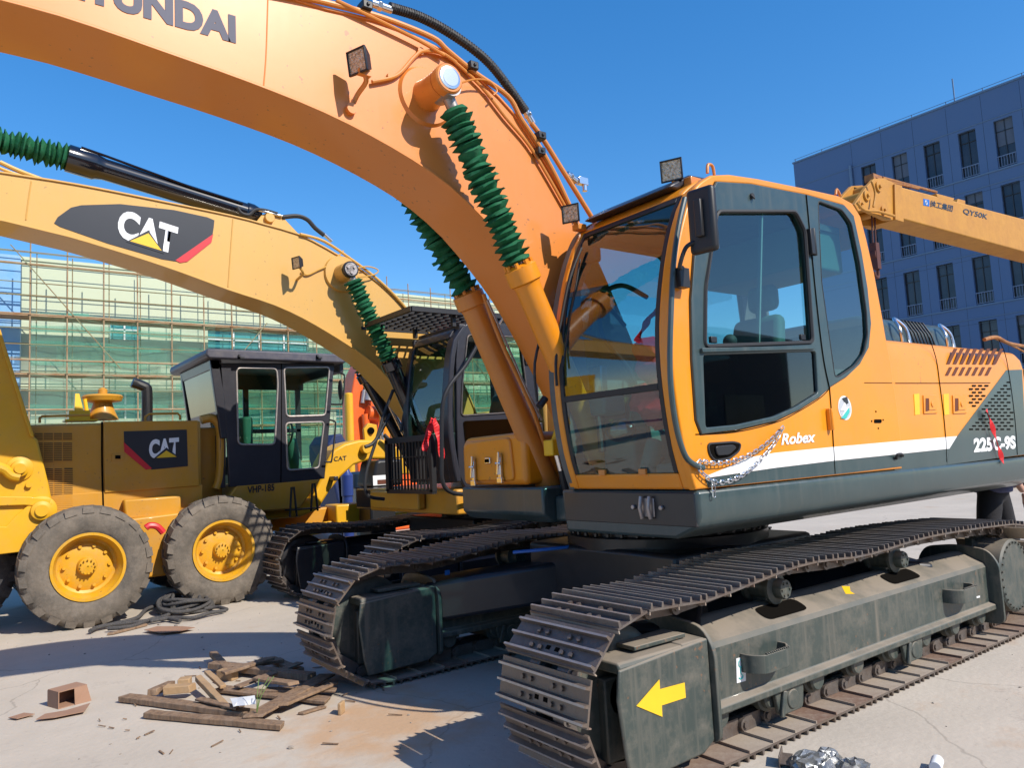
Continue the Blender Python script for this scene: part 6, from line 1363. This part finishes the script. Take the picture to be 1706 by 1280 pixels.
plank('timber', (470, 1175), (555, 1140), .07, .025, .05, W_, 'grey slat slanting across the dark board by the far track', TG)
plank('timber', (425, 1130), (490, 1140), .08, .03, .08, W_, 'short dark plank on top, between the paper and the far track', TG)
plank('timber', (355, 1090), (380, 1118), .07, .05, .03, W_, 'upright-looking dark stub at the back left corner of the pile', TG)
plank('timber', (450, 1098), (500, 1118), .09, .04, .0, W_, 'dark stub under the front of the far track', TG)
plank('timber', (500, 1190), (540, 1178), .05, .02, .0, W_, 'brown splinter right of the flat board, near the reddish block', TG)
plank('timber', (330, 1165), (395, 1180), .06, .02, .05, W_, 'thin splinter on the long timber below the knotted block', TG)
plank('timber', (345, 1120), (372, 1145), .05, .03, .05, WL_, 'pale splinter behind the knotted block', TG)
for (a, c, s, m_, lb) in (((298, 1152), (318, 1150), .085, WL_, 'pale square wood block with a knot in the middle of the scrap pile'), ((366, 1132), (392, 1134), .07, WL_, 'pale wood block at the back right of the knotted block'), ((566, 1190), (572, 1190), .07, WL_, 'small reddish block standing alone right of the scrap pile')):
    p = onZ(*a, 0.0); q = onZ(*c, 0.0); b = B(); b.bar((p.x, p.y, s/2+.03 if s > .1 else s/2), (q.x, q.y, s/2+.03 if s > .1 else s/2), s, s); tagp(b.done('wood_block', m_, bevel=.006), lb, 'wood block', TG)
b = B(); random.seed(2)
vs = [[b.bm.verts.new(onZ(386+i*10+random.uniform(-3, 3), 1178-j*7-i*1.2, .085+.02*random.random())) for i in range(5)] for j in range(3)]
for j in range(2):
    for i in range(4): b._f([vs[j][i], vs[j][i+1], vs[j+1][i+1], vs[j+1][i]])
o = b.done('paper', M['paper'], smooth=0); s_ = o.modifiers.new('s', 'SOLIDIFY'); s_.thickness = .002; tagp(o, 'crumpled white paper lying on the scrap timber', 'paper')
b = B()
for i in range(3):
    p = onZ(428, 1188, .06); b.tube([p, p+Vector((random.uniform(-.03, .05), random.uniform(-.03, .03), .10)), p+Vector((random.uniform(-.08, .14), random.uniform(-.05, .05), .18))], .0025, n=4, sm=3)
single(b, 'weed', mat('weed_green', (.12, .2, .05), .8), 'thin green weed stalk between the timbers', 'weed')
# cardboard box, open towards the camera
p0 = onZ(97, 1183, 0); b = B(); ux = Vector((.86, .30, 0)).normalized(); uy = Vector((-.30, .86, 0)).normalized()
L_, D_, H_, T_ = .185, .14, .105, .006
def obx(b, a0, a1, b0, b1, z0, z1):
    b.hull8([p0+ux*a+uy*c+Vector((0, 0, z)) for a, c, z in ((a0, b0, z0), (a1, b0, z0), (a1, b1, z0), (a0, b1, z0), (a0, b0, z1), (a1, b0, z1), (a1, b1, z1), (a0, b1, z1))])
obx(b, 0, L_, 0, D_, .0, T_); obx(b, 0, T_, 0, D_, T_, H_); obx(b, L_-T_, L_, 0, D_, T_, H_); obx(b, 0, L_, D_, D_+T_, T_, H_); obx(b, 0, L_, 0, D_, H_, H_+T_)
b.hull8([p0+ux*a+uy*c+Vector((0, 0, z)) for a, c, z in ((L_*.55, -.01, .0), (L_+.02, -.02, 0), (L_+.02, -.015, .004), (L_*.55, -.005, .004), (L_*.55, 0, H_), (L_, 0, H_), (L_, .004, H_), (L_*.55, .004, H_))])
o = single(b, 'cardboard_box', M['card'], 'open brown cardboard box lying on its side on bare concrete', 'box')
def flat(name, pts, m, label, cat, z=.006, th=.004, **k):
    b = B(); P = [onZ(a, c, z) for a, c in pts]; b.prism([(p.x, p.y) for p in P], z-th, z, 'z'); return single(b, name, m, label, cat, smooth=0, **k)
flat('cardboard_flap', [(60, 1199), (75, 1190), (110, 1184), (150, 1172), (140, 1186), (90, 1196)], M['card'], 'torn cardboard flap lying in front of the open box', 'cardboard', .02)
flat('cardboard_scrap', [(14, 1196), (40, 1188), (58, 1190), (28, 1198)], M['card'], 'small flat cardboard scrap at the lower left corner', 'cardboard', .015)
flat('cardboard_scrap', [(240, 1050), (262, 1044), (305, 1044), (325, 1046), (300, 1052), (268, 1055)], M['card'], 'pale torn cardboard lying just below the rope', 'cardboard', .03)
plank('timber', (183, 1057), (245, 1041), .05, .03, 0, W_, 'thin stick lying below the rope coil', 'sticks on the ground by the grader')
plank('timber', (235, 1282), (272, 1276), .02, .02, 0, WL_, 'tiny stick at the bottom edge', 'sticks on the ground by the grader') if False else None
# crumpled foil, bracket and can at the bottom edge
b = B(); random.seed(31)
for (px, py, r) in ((1350, 1272, .075), (1385, 1278, .06), (1378, 1262, .05), (1420, 1284, .07)):
    p = onZ(px, py, .03); bmesh.ops.create_icosphere(b.bm, subdivisions=3, radius=r, matrix=Matrix.Translation(p) @ Matrix.Diagonal((1.3, 1, .55, 1)))
for v in b.bm.verts: v.co += Vector([random.uniform(-.013, .013) for _ in range(3)])
single(b, 'crumpled_foil', M['foil'], 'crumpled silver foil litter on the ground by the near track', 'litter', smooth=0)
b = B(); p = onZ(1307, 1275, .02); b.bar(p, p+Vector((.10, .05, .01)), .05, .006); b.bar(p+Vector((-.01, .02, 0)), p+Vector((.09, .07, .01)), .006, .07); single(b, 'metal_bracket', M['steel'], 'bent grey metal bracket lying left of the foil', 'bracket', bevel=.002)
b = B(); p = onZ(1565, 1276, .025); b.cyl(p+Vector((-.04, -.0, 0)), p+Vector((.05, .03, 0)), .026, n=20); single(b, 'tin_can', M['paper'], 'small white can lying at the bottom right edge', 'can', bevel=.003)
b = B(); random.seed(44)
for i in range(420):
    x = random.uniform(.5, 9); y = random.uniform(1.3, 9)
    if 2.3 < y < 3.05 and 2 < x < 7: continue
    r = random.uniform(.002, .009)*(1 if random.random() < .93 else 2)
    bmesh.ops.create_icosphere(b.bm, subdivisions=1, radius=r, matrix=Matrix.Translation((x, y, r*.4)) @ Matrix.Rotation(random.random()*6, 4, 'Z') @ Matrix.Diagonal((1.4, .9, .7, 1)))
tagp(b.done('pebbles', mat('pebble_grey', (.3, .26, .22), .9), smooth=0), 'small pebbles and grit scattered over the concrete', 'pebbles', kind='stuff')

# unseen dark building added behind the camera to darken reflections and block low sky
WS = thing('unseen_building', (8, -26, 0), 'long low grey building added unseen behind the viewer to darken reflections and block low sky', 'building')
b = B(); b.box((-30, -34, 0), (45, -24, 8.0)); b.done('wall', mat('grey_unseen_wall', (.12, .12, .12), .8), WS)
b = B(); b.prism([(-34.3, 8), (-23.7, 8), (-23.7, 8.3), (-29, 10), (-34.3, 8.3)], -30.3, 45.3, 'x'); b.done('roof', mat('dark_roof', (.05, .05, .055), .7), WS)
for k in range(9):
    B().box((-26+k*8, -24, .2), (-22+k*8, -23.95, 4.6)).done('shutter_door', M['winpane'], WS)

b = B(); random.seed(77)
for i in range(46):
    x = random.gauss(1.55, .45); y = random.gauss(5.2, .45); a = random.random()*3.1; l = random.uniform(.02, .09); p = Vector((x, y, .006)); b.bar(p, p+Vector((math.cos(a)*l, math.sin(a)*l, random.uniform(0, .008))), random.uniform(.004, .012), .005)
tagp(b.done('wood_splinters', M['wood'], smooth=0), 'wood splinters and bark strewn round the scrap timber', 'splinters', kind='stuff')
